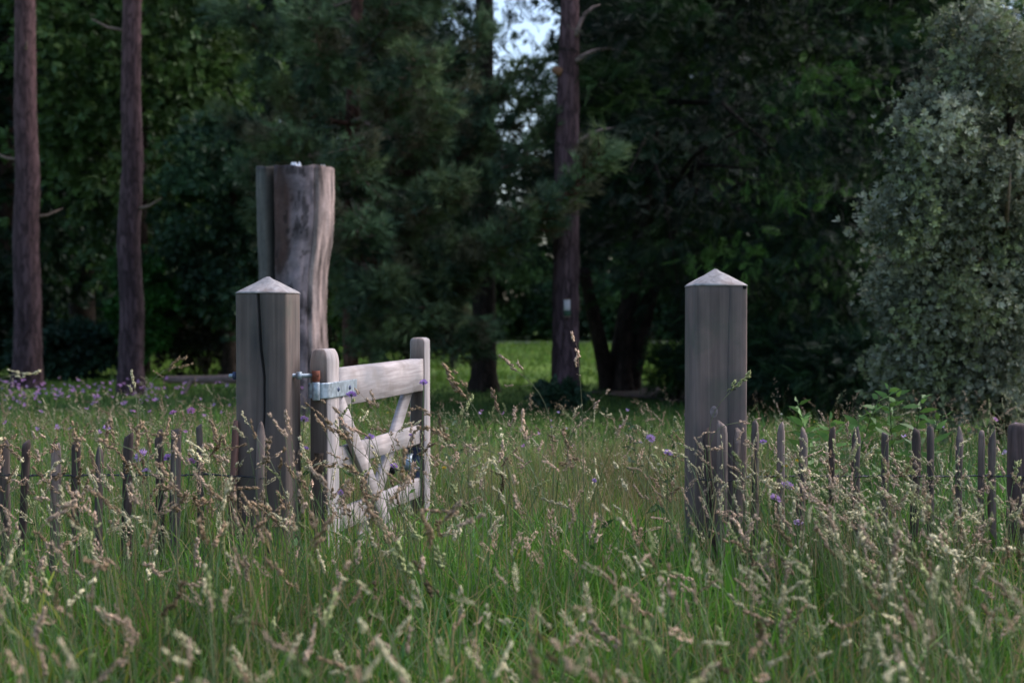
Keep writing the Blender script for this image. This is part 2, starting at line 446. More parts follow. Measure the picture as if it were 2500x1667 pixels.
# ------------------------------------------------------------------ gate posts
def gate_post(name, label, X, Yf, w, rz, z_edge, z_tip, tint, notch):
    root = empty(name, (X, Yf + w / 2, 0), label, 'gate post', rz=rz)
    hw, b = w / 2, 0.006
    g = Geo(); zs = np.concatenate([np.linspace(-0.25, z_edge - 0.01, 60), [z_edge - 0.003, z_edge]])
    rings, cols = [], []
    for z in zs:
        fx = [-hw + b, -hw * 0.75, -hw * 0.5, -hw * 0.25]
        nx, nw, nd = notch(z)
        fx += [nx - nw - 0.002, nx - nw, nx, nx + nw, nx + nw + 0.002, max(nx + nw + 0.01, hw * 0.35), hw * 0.6, hw * 0.8, hw - b]
        fx = sorted(fx[:4] + fx[9:]) if False else fx
        sec = []
        for i, x in enumerate(fx):
            d = nd if i == 6 else (nd * 0.55 if i in (5, 7) else 0.0)
            sec.append((x, -hw + d))
        sec += [(hw, -hw + b), (hw, -hw * .3), (hw, hw * .3), (hw, hw - b), (hw - b, hw), (0, hw), (-hw + b, hw), (-hw, hw - b), (-hw, hw * .3), (-hw, -hw * .3), (-hw, -hw + b)]
        sec = np.array(sec)
        if z > z_edge - 0.005: sec = sec * (1 - 0.002 / hw * (1 if z < z_edge else 2))
        P = np.column_stack([sec, np.full(len(sec), z)])
        nz = fbm(P * np.array([55, 55, 3.0]), 3, 2) - 0.38
        P[:, :2] += norm(P[:, :2]) * (nz * 0.004)[:, None]
        rings.append(P)
        cc = np.tile(tint, (len(sec), 1)) * (0.9 + 0.25 * fbm(P * np.array([14, 14, 0.8]), 9, 2))[:, None]
        band = np.exp(-((P[:, 0] - (nx - 0.012)) / 0.028) ** 2) * (P[:, 1] < -hw * 0.5)
        cc = cc * (1 - 0.4 * band[:, None]) * np.array([1, 1, 1]) + band[:, None] * np.array([-0.05, 0.02, 0.07])
        cols.append(cc)
    loft(g, rings, np.concatenate(cols), cap_top=False)
    g.build('shaft', M['post'], root)
    g = Geo(); e = hw + 0.002
    lev = []
    for t in (0, 0.08, 0.35, 0.65, 0.9, 1.0):
        s = e * (1 - t) + 0.004 * t
        z = z_edge - 0.004 + (z_tip - z_edge) * (t if t else 0) + (0.003 if t else 0)
        k = np.array([(-s, -s), (0, -s * 1.0), (s, -s), (s, 0), (s, s), (0, s), (-s, s), (-s, 0)])
        lev.append(np.column_stack([k, np.full(8, z) + rng.normal(0, 0.0012, 8)]))
    loft(g, lev, (0.5,) * 3)
    g.build('pyramid_cap', M['cap'], root)
    return root

def notchL(z):
    # a long drying split wandering down the face
    zz = [(-.3, .0), (.55, -0.012), (.8, 0.012), (.95, 0.012), (1.05, 0.0), (1.3, -0.012)]
    x = np.interp(z, [a for a, _ in zz], [b for _, b in zz])
    w = np.interp(z, [0.3, .55, .8, 1.0, 1.27], [0.001, .003, .003, .0048, .0045])
    return x, w, w * 6
def notchR(z):
    return 0.03 + 0.006 * math.sin(z * 5), 0.0008, 0.002

pl = at(643.5, 712, 5.0)
pr = at(1757, 694, 5.0)
left_post = gate_post('gate_post', 'weathered square gate post with long vertical split and pyramid cap, carrying the gate hinge',
                      pl[0], 5.0, 0.196, R(-6.5), 1.264, 1.325, np.array([1.0, 0.97, 0.93]), notchL)
right_post = gate_post('gate_post', 'weathered square gate post with pyramid cap and knot, standing free right of the opening',
                       pr[0], 5.0, 0.198, R(4.5), 1.292, 1.354, np.array([1.2, 1.13, 1.12]), notchR)
# knot and small check marks on the right post
g = Geo()
for ring_r, zo in ((1.0, 0),):
    rings = []
    for t in np.linspace(0, 1, 6):
        a = np.linspace(0, 2 * np.pi, 16, endpoint=False); r = math.cos(t * 1.45)
        rings.append(np.column_stack([-0.028 + 0.017 * r * np.cos(a), np.full(16, -0.0965 - 0.005 * math.sin(t * 1.5)), 0.815 + 0.026 * r * np.sin(a)]))
    loft(g, rings, (0.5,) * 3, True, False)
g.build('knot', plain_mat('knot_wood', (0.2, 0.16, 0.165), .85, 0, .35, 60), right_post)
g = Geo()
box(g, (0.045, -0.099, 0.90), (0.02, 0.004, 0.005), 0, 0.001)
g.build('check', M['hole'], right_post)
g = Geo(); box(g, (0.088, -0.0985, 1.283), (0.014, 0.006, 0.012), 0, 0.001)
g.build('check', M['hole'], right_post)

# ------------------------------------------------------------------ gate, hung on the left post and standing open
u = norm(np.array([0.24, 0.97, 0.0])); nrm = np.array([u[1], -u[0], 0.0]); upv = np.array([0, 0, 1.0])
B0 = np.array([(799 - 1250) / 3250 * 5.1, 5.1, 0.0])        # face corner of the hinge stile at the ground
TH = 0.073
gate_root = empty('wooden_gate', tuple(B0), 'pale wooden field gate with crossed braces, swung open behind the left post', 'gate')
def G(s, n, z):   # gate space: along, out of the face, up
    return u * s + nrm * n + upv * z
def arch_stile(name, s0, w, z1, rnd, mat):
    g = Geo(); rings = []
    zs = list(np.linspace(0.04, z1 - rnd, 14)) + [z1 - rnd * (1 - t) for t in (0.3, 0.55, 0.75, 0.9, 0.97, 1.0)]
    for z in zs:
        t = max(0, (z - (z1 - rnd)) / rnd); k = math.sqrt(max(0.0, 1 - t ** 2))
        h = TH / 2 * (0.45 + 0.55 * k) if t else TH / 2
        hw = w / 2 - (0.012 * (1 - k) if t else 0); bv = 0.005
        sec = [(-hw + bv, -h), (0, -h), (hw - bv, -h), (hw, -h + bv), (hw, 0), (hw, h - bv), (hw - bv, h), (0, h), (-hw + bv, h), (-hw, h - bv), (-hw, 0), (-hw, -h + bv)]
        rings.append([G(s0 + w / 2 + a + rng.normal(0, .0005), -TH / 2 + b + rng.normal(0, .0005), z) for a, b in sec])
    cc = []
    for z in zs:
        k = 0.4 if z < z1 - rnd * 1.05 else 0.85  # end face colour: brown timber edge, darkened further to stand for weak light
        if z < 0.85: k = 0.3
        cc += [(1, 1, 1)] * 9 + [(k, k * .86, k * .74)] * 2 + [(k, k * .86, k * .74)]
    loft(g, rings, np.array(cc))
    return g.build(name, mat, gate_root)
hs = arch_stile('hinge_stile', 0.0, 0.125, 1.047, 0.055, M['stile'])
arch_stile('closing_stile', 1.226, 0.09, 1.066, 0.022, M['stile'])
def rail(name, z0, z1, n0, n1, s0=0.118, s1=1.232, weather=False):
    g = Geo()
    if not weather:
        beam(g, G(s0, (n0 + n1) / 2, (z0 + z1) / 2), G(s1, (n0 + n1) / 2, (z0 + z1) / 2), n1 - n0, z1 - z0, nrm, bev=0.004, segs=8, rough=0.0008)
    else:
        rings = []
        # square ends, the arrises worked to a sloping weathered top between them
        for s, k in ((s0, 0), (0.20, 0), (0.235, 0.5), (0.26, 1), (0.5, 1), (0.75, 1), (1.0, 1), (1.14, 1), (1.165, 0.5), (1.19, 0), (s1, 0)):
            zt = z1 - 0.022 * k; a = 0.0 + 0.024 * k
            sec = [(n0, z0 + .004), (n0 + .004, z0), (n1 - .004, z0), (n1, z0 + .004), (n1, (z0 + zt) / 2), (n1, zt - .003), (n1 - .003 - a * .4, zt + (z1 - zt) * .55), (n1 - .005 - a, z1), (n0 + .005 + a * .3, z1 - .001), (n0 + a * .1, zt - .003), (n0, (z0 + zt) / 2)]
            rings.append([G(s, b + rng.normal(0, .0005), z + rng.normal(0, .0005)) for b, z in sec])
        loft(g, rings, (0.5,) * 3)
    return g.build(name, M['gate_h'], gate_root)
rail('top_rail', 0.815, 0.968, -0.066, -0.006, weather=True)
rail('rail', 0.565, 0.652, -0.048, -0.022)
rail('rail', 0.312, 0.402, -0.048, -0.022)
rail('rail', 0.055, 0.145, -0.048, -0.022)
g = Geo(); beam(g, G(0.135, -0.0075, 0.83), G(0.87, -0.0075, 0.09), 0.024, 0.082, nrm, bev=0.004); g.build('brace', M['gate_h'], gate_root)
g = Geo(); beam(g, G(1.17, -0.0625, 0.83), G(0.40, -0.0625, 0.09), 0.024, 0.082, nrm, bev=0.004); g.build('brace', M['gate_h'], gate_root)
for zc in (0.61, 0.355):
    g = Geo(); beam(g, G(-0.0015, -0.036, zc - 0.038), G(-0.0015, -0.036, zc + 0.038), 0.034, 0.01, nrm, bev=0.001); g.build('tenon_end', M['endgrain'], gate_root)
# galvanised strap hinge wrapped round the stile end, with its eye
g = Geo()
prof_out = [(-0.004 + 0.31, 0.0045), (0.004, 0.0045), (-0.002, 0.0035), (-0.006, -0.004), (-0.018, -0.012), (-0.024, -0.022)]
prof_in = [(s + (0.0 if i < 1 else 0.004), n - 0.005) for i, (s, n) in enumerate(prof_out)]
loopp = prof_out + prof_in[::-1]
loft(g, [[G(s, n + 0.001, z) for s, n in loopp] for z in (0.858, 0.862, 0.914, 0.918)], (0.5,) * 3)
hinge = g.build('hinge_strap', M['galv'], gate_root)
g = Geo(); beam(g, G(-0.004, -0.068, 0.859), G(-0.004, -0.068, 0.917), 0.016, 0.006, nrm, bev=0.001); beam(g, G(0.15, -TH - 0.004, 0.859), G(0.15, -TH - 0.004, 0.917), 0.005, 0.30, nrm, bev=0.001); g.build('back_strap', M['galv'], hinge)
g = Geo(); tube(g, [G(-0.026, -0.036, z) for z in (0.852, 0.856, 0.918, 0.922)], [0.013, 0.0155, 0.0155, 0.013], 18); g.build('hinge_eye', M['galv'], hinge, True)
for s in (0.10, 0.225):
    g = Geo(); tube(g, [G(s, 0.003, 0.888), G(s, 0.007, 0.888), G(s, 0.010, 0.888)], [0.010, 0.0095, 0.005], 12, (.5,) * 3); g.build('coach_bolt', M['bluemetal'], hinge)
# spring latch on the closing stile
latch = Geo(); beam(latch, G(1.2235, -0.052, 0.40), G(1.2235, -0.052, 0.545), 0.058, 0.005, nrm, bev=0.001)
latch = latch.build('latch_plate', M['bluemetal'], gate_root)
g = Geo(); beam(g, G(1.15, -0.079, 0.53), G(1.30, -0.079, 0.53), 0.006, 0.05, nrm, bev=.001); g.build('latch_strap', M['bluemetal'], latch)
g = Geo(); rings = []
for t in np.linspace(0, 1, 9):
    a = math.pi * (0.05 + 0.75 * t); rr = 0.042
    c = (1.205 - 0.020 * math.sin(a), -0.07 + 0.01 * t); zc = 0.475 + rr * math.cos(a)
    rings.append([G(c[0] - 0.03 * math.sin(a) + dx, c[1] + dn, zc + dz) for dx, dn, dz in ((-.003, -.022, -.004), (-.003, .022, -.004), (.003, .022, .004), (.003, -.022, .004))])
loft(g, rings, (0.5,) * 3); g.build('latch_guard', M['galv'], latch, True)
g = Geo(); tube(g, [G(1.19, -0.085, 0.452), G(1.185, -0.055, 0.452), G(1.185, -0.025, 0.457), G(1.185, -0.015, 0.459)], [0.007, 0.009, 0.009, 0.005], 10); g.build('latch_lever', M['tagwhite'], latch, True)
g = Geo(); tube(g, [G(1.19, -0.085, 0.452), G(1.14, -0.11, 0.448), G(1.12, -0.125, 0.446)], [0.006, 0.006, 0.006], 8)
tube(g, [G(1.125, -0.115, 0.446), G(1.12, -0.12, 0.446), G(1.11, -0.135, 0.446), G(1.105, -0.142, 0.446)], [0.012, 0.019, 0.019, 0.010], 14); g.build('latch_knob', M['hole'], latch, True)
# hook bolt through the left post
gate_eye = B0 + G(-0.026, -0.036, 0.0)
lp_inv = (Matrix.Translation(left_post.location) @ Matrix.Rotation(R(-6.5), 4, 'Z')).inverted()
def in_post(P): return np.array([tuple(lp_inv @ Vector(p)) for p in P])
ez = 0.947
e0 = np.array([gate_eye[0], gate_eye[1], ez]); e1 = np.array([pl[0] - 0.145, gate_eye[1] - 0.02, ez])
g = Geo(); tube(g, in_post([e0, e0 * .6 + e1 * .4, e1 + [0.004, 0, 0], e1]), [0.0085, 0.0085, 0.0085, 0.006], 12); rod = g.build('hinge_rod', M['galv'], left_post, True)
dr = norm(e1 - e0)
pf = np.array([pl[0] + 0.108, 0, 0])
tn = (pf[0] - e0[0]) / dr[0]
g = Geo(); tube(g, in_post([e0 + dr * (tn - .022), e0 + dr * (tn - 0.002)]), [0.017, 0.017], 6); g.build('nut', M['galv'], rod)
tn2 = (pl[0] - 0.108 - e0[0]) / dr[0]
g = Geo(); tube(g, in_post([e0 + dr * (tn2 + .004), e0 + dr * (tn2 + 0.022)]), [0.017, 0.017], 6); g.build('nut', M['bluemetal'], rod)
g = Geo()
hk = in_post([e0 + dr * 0.012 + [0, 0, 0], e0 - dr * 0.012]); tube(g, hk, [0.0165, 0.0165], 4)
tube(g, in_post([e0 + [0, 0, 0.018], e0 + [0, 0, -0.012], e0 + [0, 0, -0.03], e0 + [0, 0, -0.085]]), [0.0165, 0.0165, 0.010, 0.009], 10)
g.build('hinge_hook', M['rust'], rod)

# ------------------------------------------------------------------ paling fences
def paling_mesh(w, d, h, seed):
    g = Geo(); rg = np.random.default_rng(seed)
    zs = np.concatenate([np.linspace(-0.25, h - 0.035, 10), [h - 0.014, h]])
    bow = rg.normal(0, 0.006); tw = rg.normal(0, 0.15); n = 9
    ang = np.linspace(0, 2 * np.pi, n, endpoint=False) + rg.uniform(-0.25, 0.25, n)
    rr = rg.uniform(0.72, 1.2, n); slope = rg.uniform(.004, .022); skew = rg.uniform(0, 6.28); kt = rg.choice([.5, .7, .85, .92]); rings = []; cols = []
    for z in zs:
        k = 1.0 if z < h - 0.03 else (0.5 + kt * .5 if z < h - 0.005 else kt)
        t = tw * z; r = rr * (1 + 0.08 * rg.normal(0, 1, n)) * k
        x = np.cos(ang + t) * r * w / 2 + bow * math.sin(3 * z) ; y = np.sin(ang + t) * r * d / 2
        rings.append(np.column_stack([x, y, np.full(n, z + (0.0 if k == 1 else 0) ) + (np.cos(ang + skew) * slope if k < 1 else 0)]))
        cols.append(np.tile([1, 1, 1], (n, 1)) * rg.uniform(0.85, 1.15))
    loft(g, rings, np.concatenate(cols))
    return g
def fence(name, label, items, wires, x_ends):
    pts = []
    root = empty(name, (float(at(items[len(items) // 2][0], 1100, 5.0)[0]), 5.0, 0), label, 'fence')
    rx, ry = root.location.x, root.location.y
    for q, (px, py, wpx, Y, lean, tone) in enumerate(items):
        p = at(px, py, Y)
        g = paling_mesh(max(wpx, 19) / 650.0 * 1.0, 0.026, p[2], 100 + q + int(px))
        o = g.build('paling', M['paling'])
        o.parent = root; o.location = (p[0] - rx - lean * p[2] , Y - ry, 0); o.rotation_euler = (rng.normal(0, .02), lean, rng.uniform(-.4, .4))
        V = o.data.color_attributes['Col'].data
        arr = np.empty(len(V) * 4, np.float32); V.foreach_get('color', arr); arr = arr.reshape(-1, 4)
        arr[:, :3] *= np.array(tone); V.foreach_set('color', arr.ravel())
        pts.append((p[0] - rx, Y - ry))
    for z in wires:
        g = Geo(); P = []
        xs_ = sorted(pts)
        full = [(x_ends[0] - rx, xs_[0][1])] + xs_ + [(x_ends[1] - rx, xs_[-1][1])]
        A, Bq = [], []
        for i in range(len(full) - 1):
            for t in np.linspace(0, 1, 8, endpoint=False):
                x = full[i][0] * (1 - t) + full[i + 1][0] * t; y = full[i][1] * (1 - t) + full[i + 1][1] * t
                ph = t * math.pi; tw = math.sin(t * 6 * math.pi) * 0.0022
                off = 0.016 * abs(math.cos(ph)) ** 3
                A.append((x, y - 0.001 - off, z + tw)); Bq.append((x, y + 0.001 + off, z - tw))
        tube(g, A, 0.0026, 5); tube(g, Bq, 0.0026, 5)
        g.build('wire', M['wire'], root, True)
    return root
K = (1, 1, 1); DK = (0.6, 0.55, 0.55); PL = (1.6, 1.55, 1.55); RD = (1.2, 0.85, 0.8)
fence('paling_fence', 'rough chestnut paling fence left of the gate, sunk in long grass',
      [(-55, 1085, 22, 5.02, 0, K), (8, 1082, 24, 5.02, .01, K), (62, 1080, 20, 5.0, .05, DK), (130, 1088, 26, 5.0, .02, PL), (188, 1084, 26, 5.0, .015, DK), (249, 1092, 19, 5.02, .03, K),
       (313, 1062, 25, 5.0, .015, DK), (386, 1055, 21, 5.02, 0, DK), (438, 1046, 28, 5.0, .03, K), (499, 1036, 19, 5.04, .01, K), (568, 1028, 18, 4.98, .035, RD), (640, 1040, 22, 4.93, .045, (1.35, 1.3, 1.3))],
      (0.575, 0.16), (at(-120, 1100, 5)[0], at(655, 1100, 5)[0]))
fence('paling_fence', 'rough chestnut paling fence right of the gate opening, leaning into weeds',
      [(1727, 1052, 20, 4.90, -.06, DK), (1762, 1034, 25, 4.86, 0, PL), (1797, 1058, 22, 4.88, -.02, K), (1831, 1036, 19, 4.98, -.01, K), (1907, 1034, 22, 5.0, -.012, PL), (1957, 1052, 18, 5.0, .03, K), (2030, 1050, 22, 5.0, .01, DK),
       (2097, 1048, 21, 5.0, .01, K), (2162, 1058, 19, 5.02, 0, K), (2236, 1050, 25, 5.0, .015, DK), (2284, 1046, 22, 5.0, .01, K), (2347, 1050, 20, 5.0, .01, K), (2402, 1054, 20, 5.02, 0, K), (2437, 1060, 20, 5.0, 0, K), (2560, 1056, 20, 5.0, 0, K), (2625, 1056, 20, 5.0, 0, K)],
      (0.572, 0.16), (at(1700, 1100, 4.9)[0], at(2700, 1100, 5)[0]))
# stout round post at the right-hand edge
p = at(2492, 1034, 5.05)
rt = empty('fence_post', (p[0], 5.05, 0), 'stout dark round fence post at the right edge among the palings', 'fence post')
g = Geo(); zz = np.array([-.25, .1, .3, .5, p[2] - .03, p[2] - .008, p[2]])
tube(g, np.column_stack([zz * 0, zz * 0, zz]), [.05, .05, .049, .048, .047, .043, .03], 18, (.8, .7, .75), 0.04, 3); g.build('shaft', M['paling'], rt, True)
g = Geo(); beam(g, (-0.02, -0.05, .56), (0.02, -0.05, .56), 0.004, 0.004, (0, 1, 0), bev=.001); g.build('staple', M['wire'], rt)
# broken dark board lying low in the grass right of the right post
g = Geo(); q0, q1 = at(1850, 1345, 4.6), at(1898, 1408, 4.45); beam(g, q0, q1, 0.09, 0.02, (1, 0.5, 0.3), (.5, .45, .42), segs=5, rough=.004)
ctr = (q0 + q1) / 2
bb = g.build('broken_board', M['paling'], loc=ctr); tag(bb, 'dark broken board caught in the grass right of the free gate post', 'board')

# ------------------------------------------------------------------ tall dead trunk standing behind the left post
YL = 12.0
sc_l = 3250 / YL
root = empty('dead_trunk', (float(at(718, 800, YL)[0]), YL, 0), 'tall grey sawn-off dead tree trunk with dark splits, standing behind the left gate post', 'tree stump')
cx = root.location.x
prof = [(413, 628, 814), (470, 629, 814), (520, 630, 814), (560, 631, 811), (610, 632, 805), (660, 633, 797), (760, 634, 793), (850, 634, 796), (940, 633, 795), (1018, 632, 796), (1085, 626, 804)]
py = np.array([a for a, _, _ in prof], float); lx = np.array([b for _, b, _ in prof], float); rx_ = np.array([c for _, _, c in prof], float)
zt = np.array([at(700, a, YL)[2] for a in py]); 
zs = np.linspace(-0.1, zt[0], 110); nseg = 170
order = np.argsort(zt)
L = np.interp(zs, zt[order], lx[order]); Rr = np.interp(zs, zt[order], rx_[order])
rings, cols = [], []
ang = np.linspace(0, 2 * np.pi, nseg, endpoint=False)
for z, l, r in zip(zs, L, Rr):
    cxz = ((l + r) / 2 - 1250) / sc_l - cx; rad = (r - l) / 2 / sc_l
    P = np.column_stack([np.cos(ang), np.sin(ang), np.full(nseg, z)])
    nz = fbm(P * np.array([3, 3, 1.2]), 21, 3) - 0.43
    nz2 = fbm(P * np.array([5, 5, 9.0]), 23, 3) - 0.43; nz3 = fbm(P * np.array([14, 14, 30.0]), 24, 2) - .38
    r2 = rad * (1 + 0.05 * nz + 0.045 * nz2 + 0.03 * nz3)
    rel = np.degrees((ang - 1.5 * math.pi + math.pi) % (2 * math.pi) - math.pi)   # 0 faces the camera, + to the right
    c1 = -30 + 2 * math.sin(z * 2.2); c2 = 41 - (zt[0] - z) * 2.0
    d1 = np.exp(-((rel - c1) / 6.0) ** 4); d2 = np.exp(-((rel - c2) / 1.6) ** 2) * 0.7
    d1 = d1 * (1 if z > 0.95 else 0.5)
    r2 = r2 * (1 - 0.5 * d1 - 0.16 * d2) + 0.012 * (rel > c2 + 3) * (rel < 110)
    X = np.column_stack([cxz + np.cos(ang) * r2, np.sin(ang) * r2, np.full(nseg, z + 0.0)])
    X[:, 2] += 0.07 * (fbm(np.column_stack([X[:, :2] * 9, X[:, 2] * 0]), 4, 2) - .4) if z > zt[0] - 0.001 else 0
    rings.append(X)
    base = np.tile([0.185, 0.155, 0.178], (nseg, 1))
    pat = fbm(P * np.array([2.6, 2.6, 6.5]), 31, 4); spk = fbm(P * np.array([16, 16, 50.0]), 33, 2)
    base = base * (0.5 + 0.75 * np.clip((pat - .28) * 3.2, 0, 1) + .5 * (spk - .38))[:, None]
    base = np.where((fbm(P * np.array([3, 3, 9.0]), 35, 3) > .53)[:, None], base * 1.2, base)
    base = np.where((fbm(P * np.array([5, 5, 10.0]), 37, 3) > .58)[:, None], base * .4, base)
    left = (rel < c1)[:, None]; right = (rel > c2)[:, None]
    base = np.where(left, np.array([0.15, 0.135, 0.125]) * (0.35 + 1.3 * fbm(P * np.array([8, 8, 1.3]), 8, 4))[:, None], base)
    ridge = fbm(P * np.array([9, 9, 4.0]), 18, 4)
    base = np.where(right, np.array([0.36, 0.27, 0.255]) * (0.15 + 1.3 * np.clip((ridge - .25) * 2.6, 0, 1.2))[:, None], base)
    # a brown patch where bark has gone, high on the face
    pt = np.exp(-((rel + 14) / 13.0) ** 2) * np.exp(-((z - (zt[0] - 0.5)) / 0.42) ** 2)
    pm = np.clip(3.2 * pt * (0.4 + 1.2 * fbm(P * np.array([9, 9, 4.0]), 41, 2)), 0, 0.9)[:, None]
    base = base * (1 - pm) + np.array([0.085, 0.045, 0.038]) * pm
    sp = (fbm(P * np.array([16, 16, 9.0]), 51, 2) > 0.56)[:, None] & ~left & ~right
    base = np.where(sp, base * 0.45, base)
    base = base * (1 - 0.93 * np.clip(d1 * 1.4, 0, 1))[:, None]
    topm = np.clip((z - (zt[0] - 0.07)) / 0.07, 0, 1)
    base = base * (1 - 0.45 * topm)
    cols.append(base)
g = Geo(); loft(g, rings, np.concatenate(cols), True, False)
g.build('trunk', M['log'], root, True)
for (dx, dy, s) in ((0.045, -0.1, 0.055), (0.26, -0.05, 0.04)):  # two clusters of small pale knobs on the trunk top
    g = Geo()
    for q in range(7):
        c = np.array([dx + rng.normal(0, s * .45), dy + rng.normal(0, s * .3), zt[0] + 0.0]); h = s * rng.uniform(.5, 1.0)
        tube(g, [c, c + [0, 0, h * .6], c + [0, 0, h]], [s * .35, s * .28, s * .08], 7)
    g.build('pale_tuft', M['pale_top'], root, True)

# ------------------------------------------------------------------ trees
def template_tuft(n=9, L=1.0, w=0.085, spread=0.75):
    V, T = [], []
    for i in range(n):
        a = i * 2.399 + .3; t = spread * (0.35 + 0.65 * ((i * 0.618) % 1))
        d = np.array([math.cos(a) * math.sin(t), math.sin(a) * math.sin(t), math.cos(t)]) * L
        s = np.array([-math.sin(a), math.cos(a), 0]) * w / 2
        b = np.array([0, 0, 0.25 * ((i * 0.37) % 1)])
        V += [b - s, b + s, b + d]; T.append([3 * i, 3 * i + 1, 3 * i + 2])
    return np.array(V), np.array(T)
def template_spray(n=6, w=0.07):
    """flat feathery yew shoot along +Z: paired narrow leaflets on a drooping axis"""
    V, T = [], []; k = 0
    for i in range(n):
        z = i / n; L = 0.36 * (1 - 0.6 * z) * (1 if i else .6); y = -0.28 * z * z
        for s in (-1, 1):
            a = np.array([0, y, z]); tip = np.array([s * L, y - 0.1, z + 0.3]); m = a + (tip - a) * .4 + np.array([-s * w * .5, 0.01, w])
            V += [a, tip, m]; T.append([k, k + 1, k + 2]); k += 3
    V += [np.array([-.03, -.2, .82]), np.array([.03, -.2, .82]), np.array([0, -.42, 1.25])]; T.append([k, k + 1, k + 2])
    return np.array(V), np.array(T)
def template_leaf(asp=0.5):
    V = np.array([[0, 0, 0], [asp / 2, 0.1, 0.45], [0, 0, 1.0], [-asp / 2, 0.1, 0.45]]); return V, np.array([[0, 1, 2], [0, 2, 3]])
def template_leafbunch(n=5, asp=0.5, spread=0.9):
    V, T = [], []; v, t = template_leaf(asp)
    for i in range(n):
        a = i * 2.399; s = spread * (0.4 + .6 * ((i * .618) % 1))
        z = np.array([math.cos(a) * math.sin(s), math.sin(a) * math.sin(s), math.cos(s)])
        x = norm(np.cross(z, [0.2, 0.3, 1])); y = np.cross(z, x)
        T.append(t + 4 * i); V.append(v[:, :1] * x + v[:, 1:2] * y + v[:, 2:] * z + np.array([0, 0, .15 * (i % 3)]))
    return np.concatenate(V), np.concatenate(T)
TUFT = template_tuft(); SPRAY = template_spray(); LEAFB = template_leafbunch(); LEAF5 = template_leafbunch(6, 0.42, 1.2)

def rcol(base, n, v=0.25, warm=0.0):
    base = np.asarray(base, float); c = base[None] * rng.uniform(1 - v, 1 + v, (n, 1))
    c[:, 0] *= rng.uniform(1 - warm, 1 + warm, n); return c

def trunk(root, pts, rads, mat, sides=20, wob=0.06, seed=1, name='trunk', nseg=60):
    pts = np.array(pts, float); t = np.linspace(0, 1, len(pts)); tt = np.linspace(0, 1, nseg)
    P = np.column_stack([np.interp(tt, t, pts[:, i]) for i in range(3)]); rr = np.interp(tt, t, rads)
    g = Geo(); tube(g, P, rr, sides, (0.5,) * 3, wob, seed, freq=9.0)
    return g.build(name, mat, root, True)

def flare(h, r, k=1.35):
    return None

def clump_crown(g, center, radii, nclump, per, tmpl, size, cols, csize=(0.5, 0.5, 0.25), droop=0.3, shell=0.55, seed=0, keep=None, up=0.2, tone=(.75, 1.3)):
    """foliage in clumps spread through an ellipsoid; keep(P) may thin out clumps"""
    center, radii = np.asarray(center, float), np.asarray(radii, float)
    d = norm(rng.normal(0, 1, (nclump, 3))); r = shell + (1 - shell) * rng.random((nclump, 1)) ** 0.6
    r = r * (0.8 + 0.45 * fbm(d * 2.2 + seed * 3.1, seed, 2)[:, None])
    C = center + d * radii * r
    if keep is not None:
        m = keep(C); C = C[m]; d = d[m]
    n = len(C)
    cidx = np.repeat(np.arange(n), per)
    out = norm(d * np.array([1, 1, 0.5]))[cidx]
    off = rng.normal(0, 1, (n * per, 3)) * np.asarray(csize)
    # clumps fall away from the tree's axis
    along = np.sum(off * out, 1); pos = C[cidx] + off; pos[:, 2] -= droop * np.maximum(0, along + np.abs(along) * .3)
    dirn = out + rng.normal(0, 0.55, (n * per, 3)); dirn[:, 2] += up - droop * rng.random(n * per)
    ccol = np.asarray(cols)[rng.integers(0, len(cols), n)] * rng.uniform(*tone, (n, 1))
    col = ccol[cidx] * rng.uniform(0.75, 1.25, (n * per, 1))
    ok = pos[:, 2] > 0.05
    pos, dirn, col = pos[ok], dirn[ok], col[ok]
    scatter(g, tmpl[0], tmpl[1], pos, frames(dirn), rng.uniform(0.7, 1.3, len(pos)) * size, col)
    return C

def tree_root(name, label, x, y, cat='tree', group=None):
    return empty(name, (x, y, 0), label, cat, group)

def wx(px, Y): return (px - 1250) / 3250.0 * Y

# --- tall Scots pine by the opening
X0, Y0 = wx(1381, 15.9), 15.9
t1 = tree_root('pine_tree', 'tall bare reddish pine trunk with dead side branches and a small box, in the middle', X0, Y0)
trunk(t1, [(0.0, 0, -.1), (0.0, 0, .35), (0.0, 0, 1.2), (0.01, 0, 3.0), (0.05, 0, 4.9), (0.1, 0, 7.5), (0.1, 0.1, 13)], [0.225, 0.172, 0.16, 0.15, 0.108, 0.10, 0.03], M['pinebark'], 28, 0.09, 3, nseg=130)
def local_at(root, px, py, Y):
    p = at(px, py, Y); return p - np.array(root.location)
for pts, rr in (([(1405, 152), (1422, 138), (1445, 126), (1480, 119), (1510, 122), (1530, 131)], (.035, .03, .026, .02, .014, .006)),
                ([(1406, 352), (1420, 342), (1446, 325), (1470, 316), (1490, 313), (1510, 311)], (.03, .026, .02, .016, .01, .004)),
                ([(1405, 90), (1413, 62), (1428, 35), (1448, 18), (1466, 12)], (.04, .03, .022, .016, .008))):
    g = Geo(); P = [local_at(t1, a, b, 15.9 - .08 + i * .03) for i, (a, b) in enumerate(pts)]; tube(g, P, rr, 9, (.5,) * 3, 0.15, 5); g.build('branch', M['deadbranch'], t1, True)
g = Geo(); P = [local_at(t1, a, b, 15.85) for a, b in ((1372, 178), (1358, 172), (1350, 168))]; tube(g, P, (.06, .05, .03), 9, (.5,) * 3, .2, 2); g.build('branch_stub', plain_mat('broken_orange_wood', (.24, .11, .06), .9, 0, .3), t1, True)
g = Geo()
clump_crown(g, (0.1, 0, 10.5), (3.0, 3.0, 3.2), 60, 36, TUFT, 0.24, [(.028, .055, .026), (.022, .045, .026)], (.4, .4, .16), .1, .3, 3)
g.build('crown', M['pine'], t1)
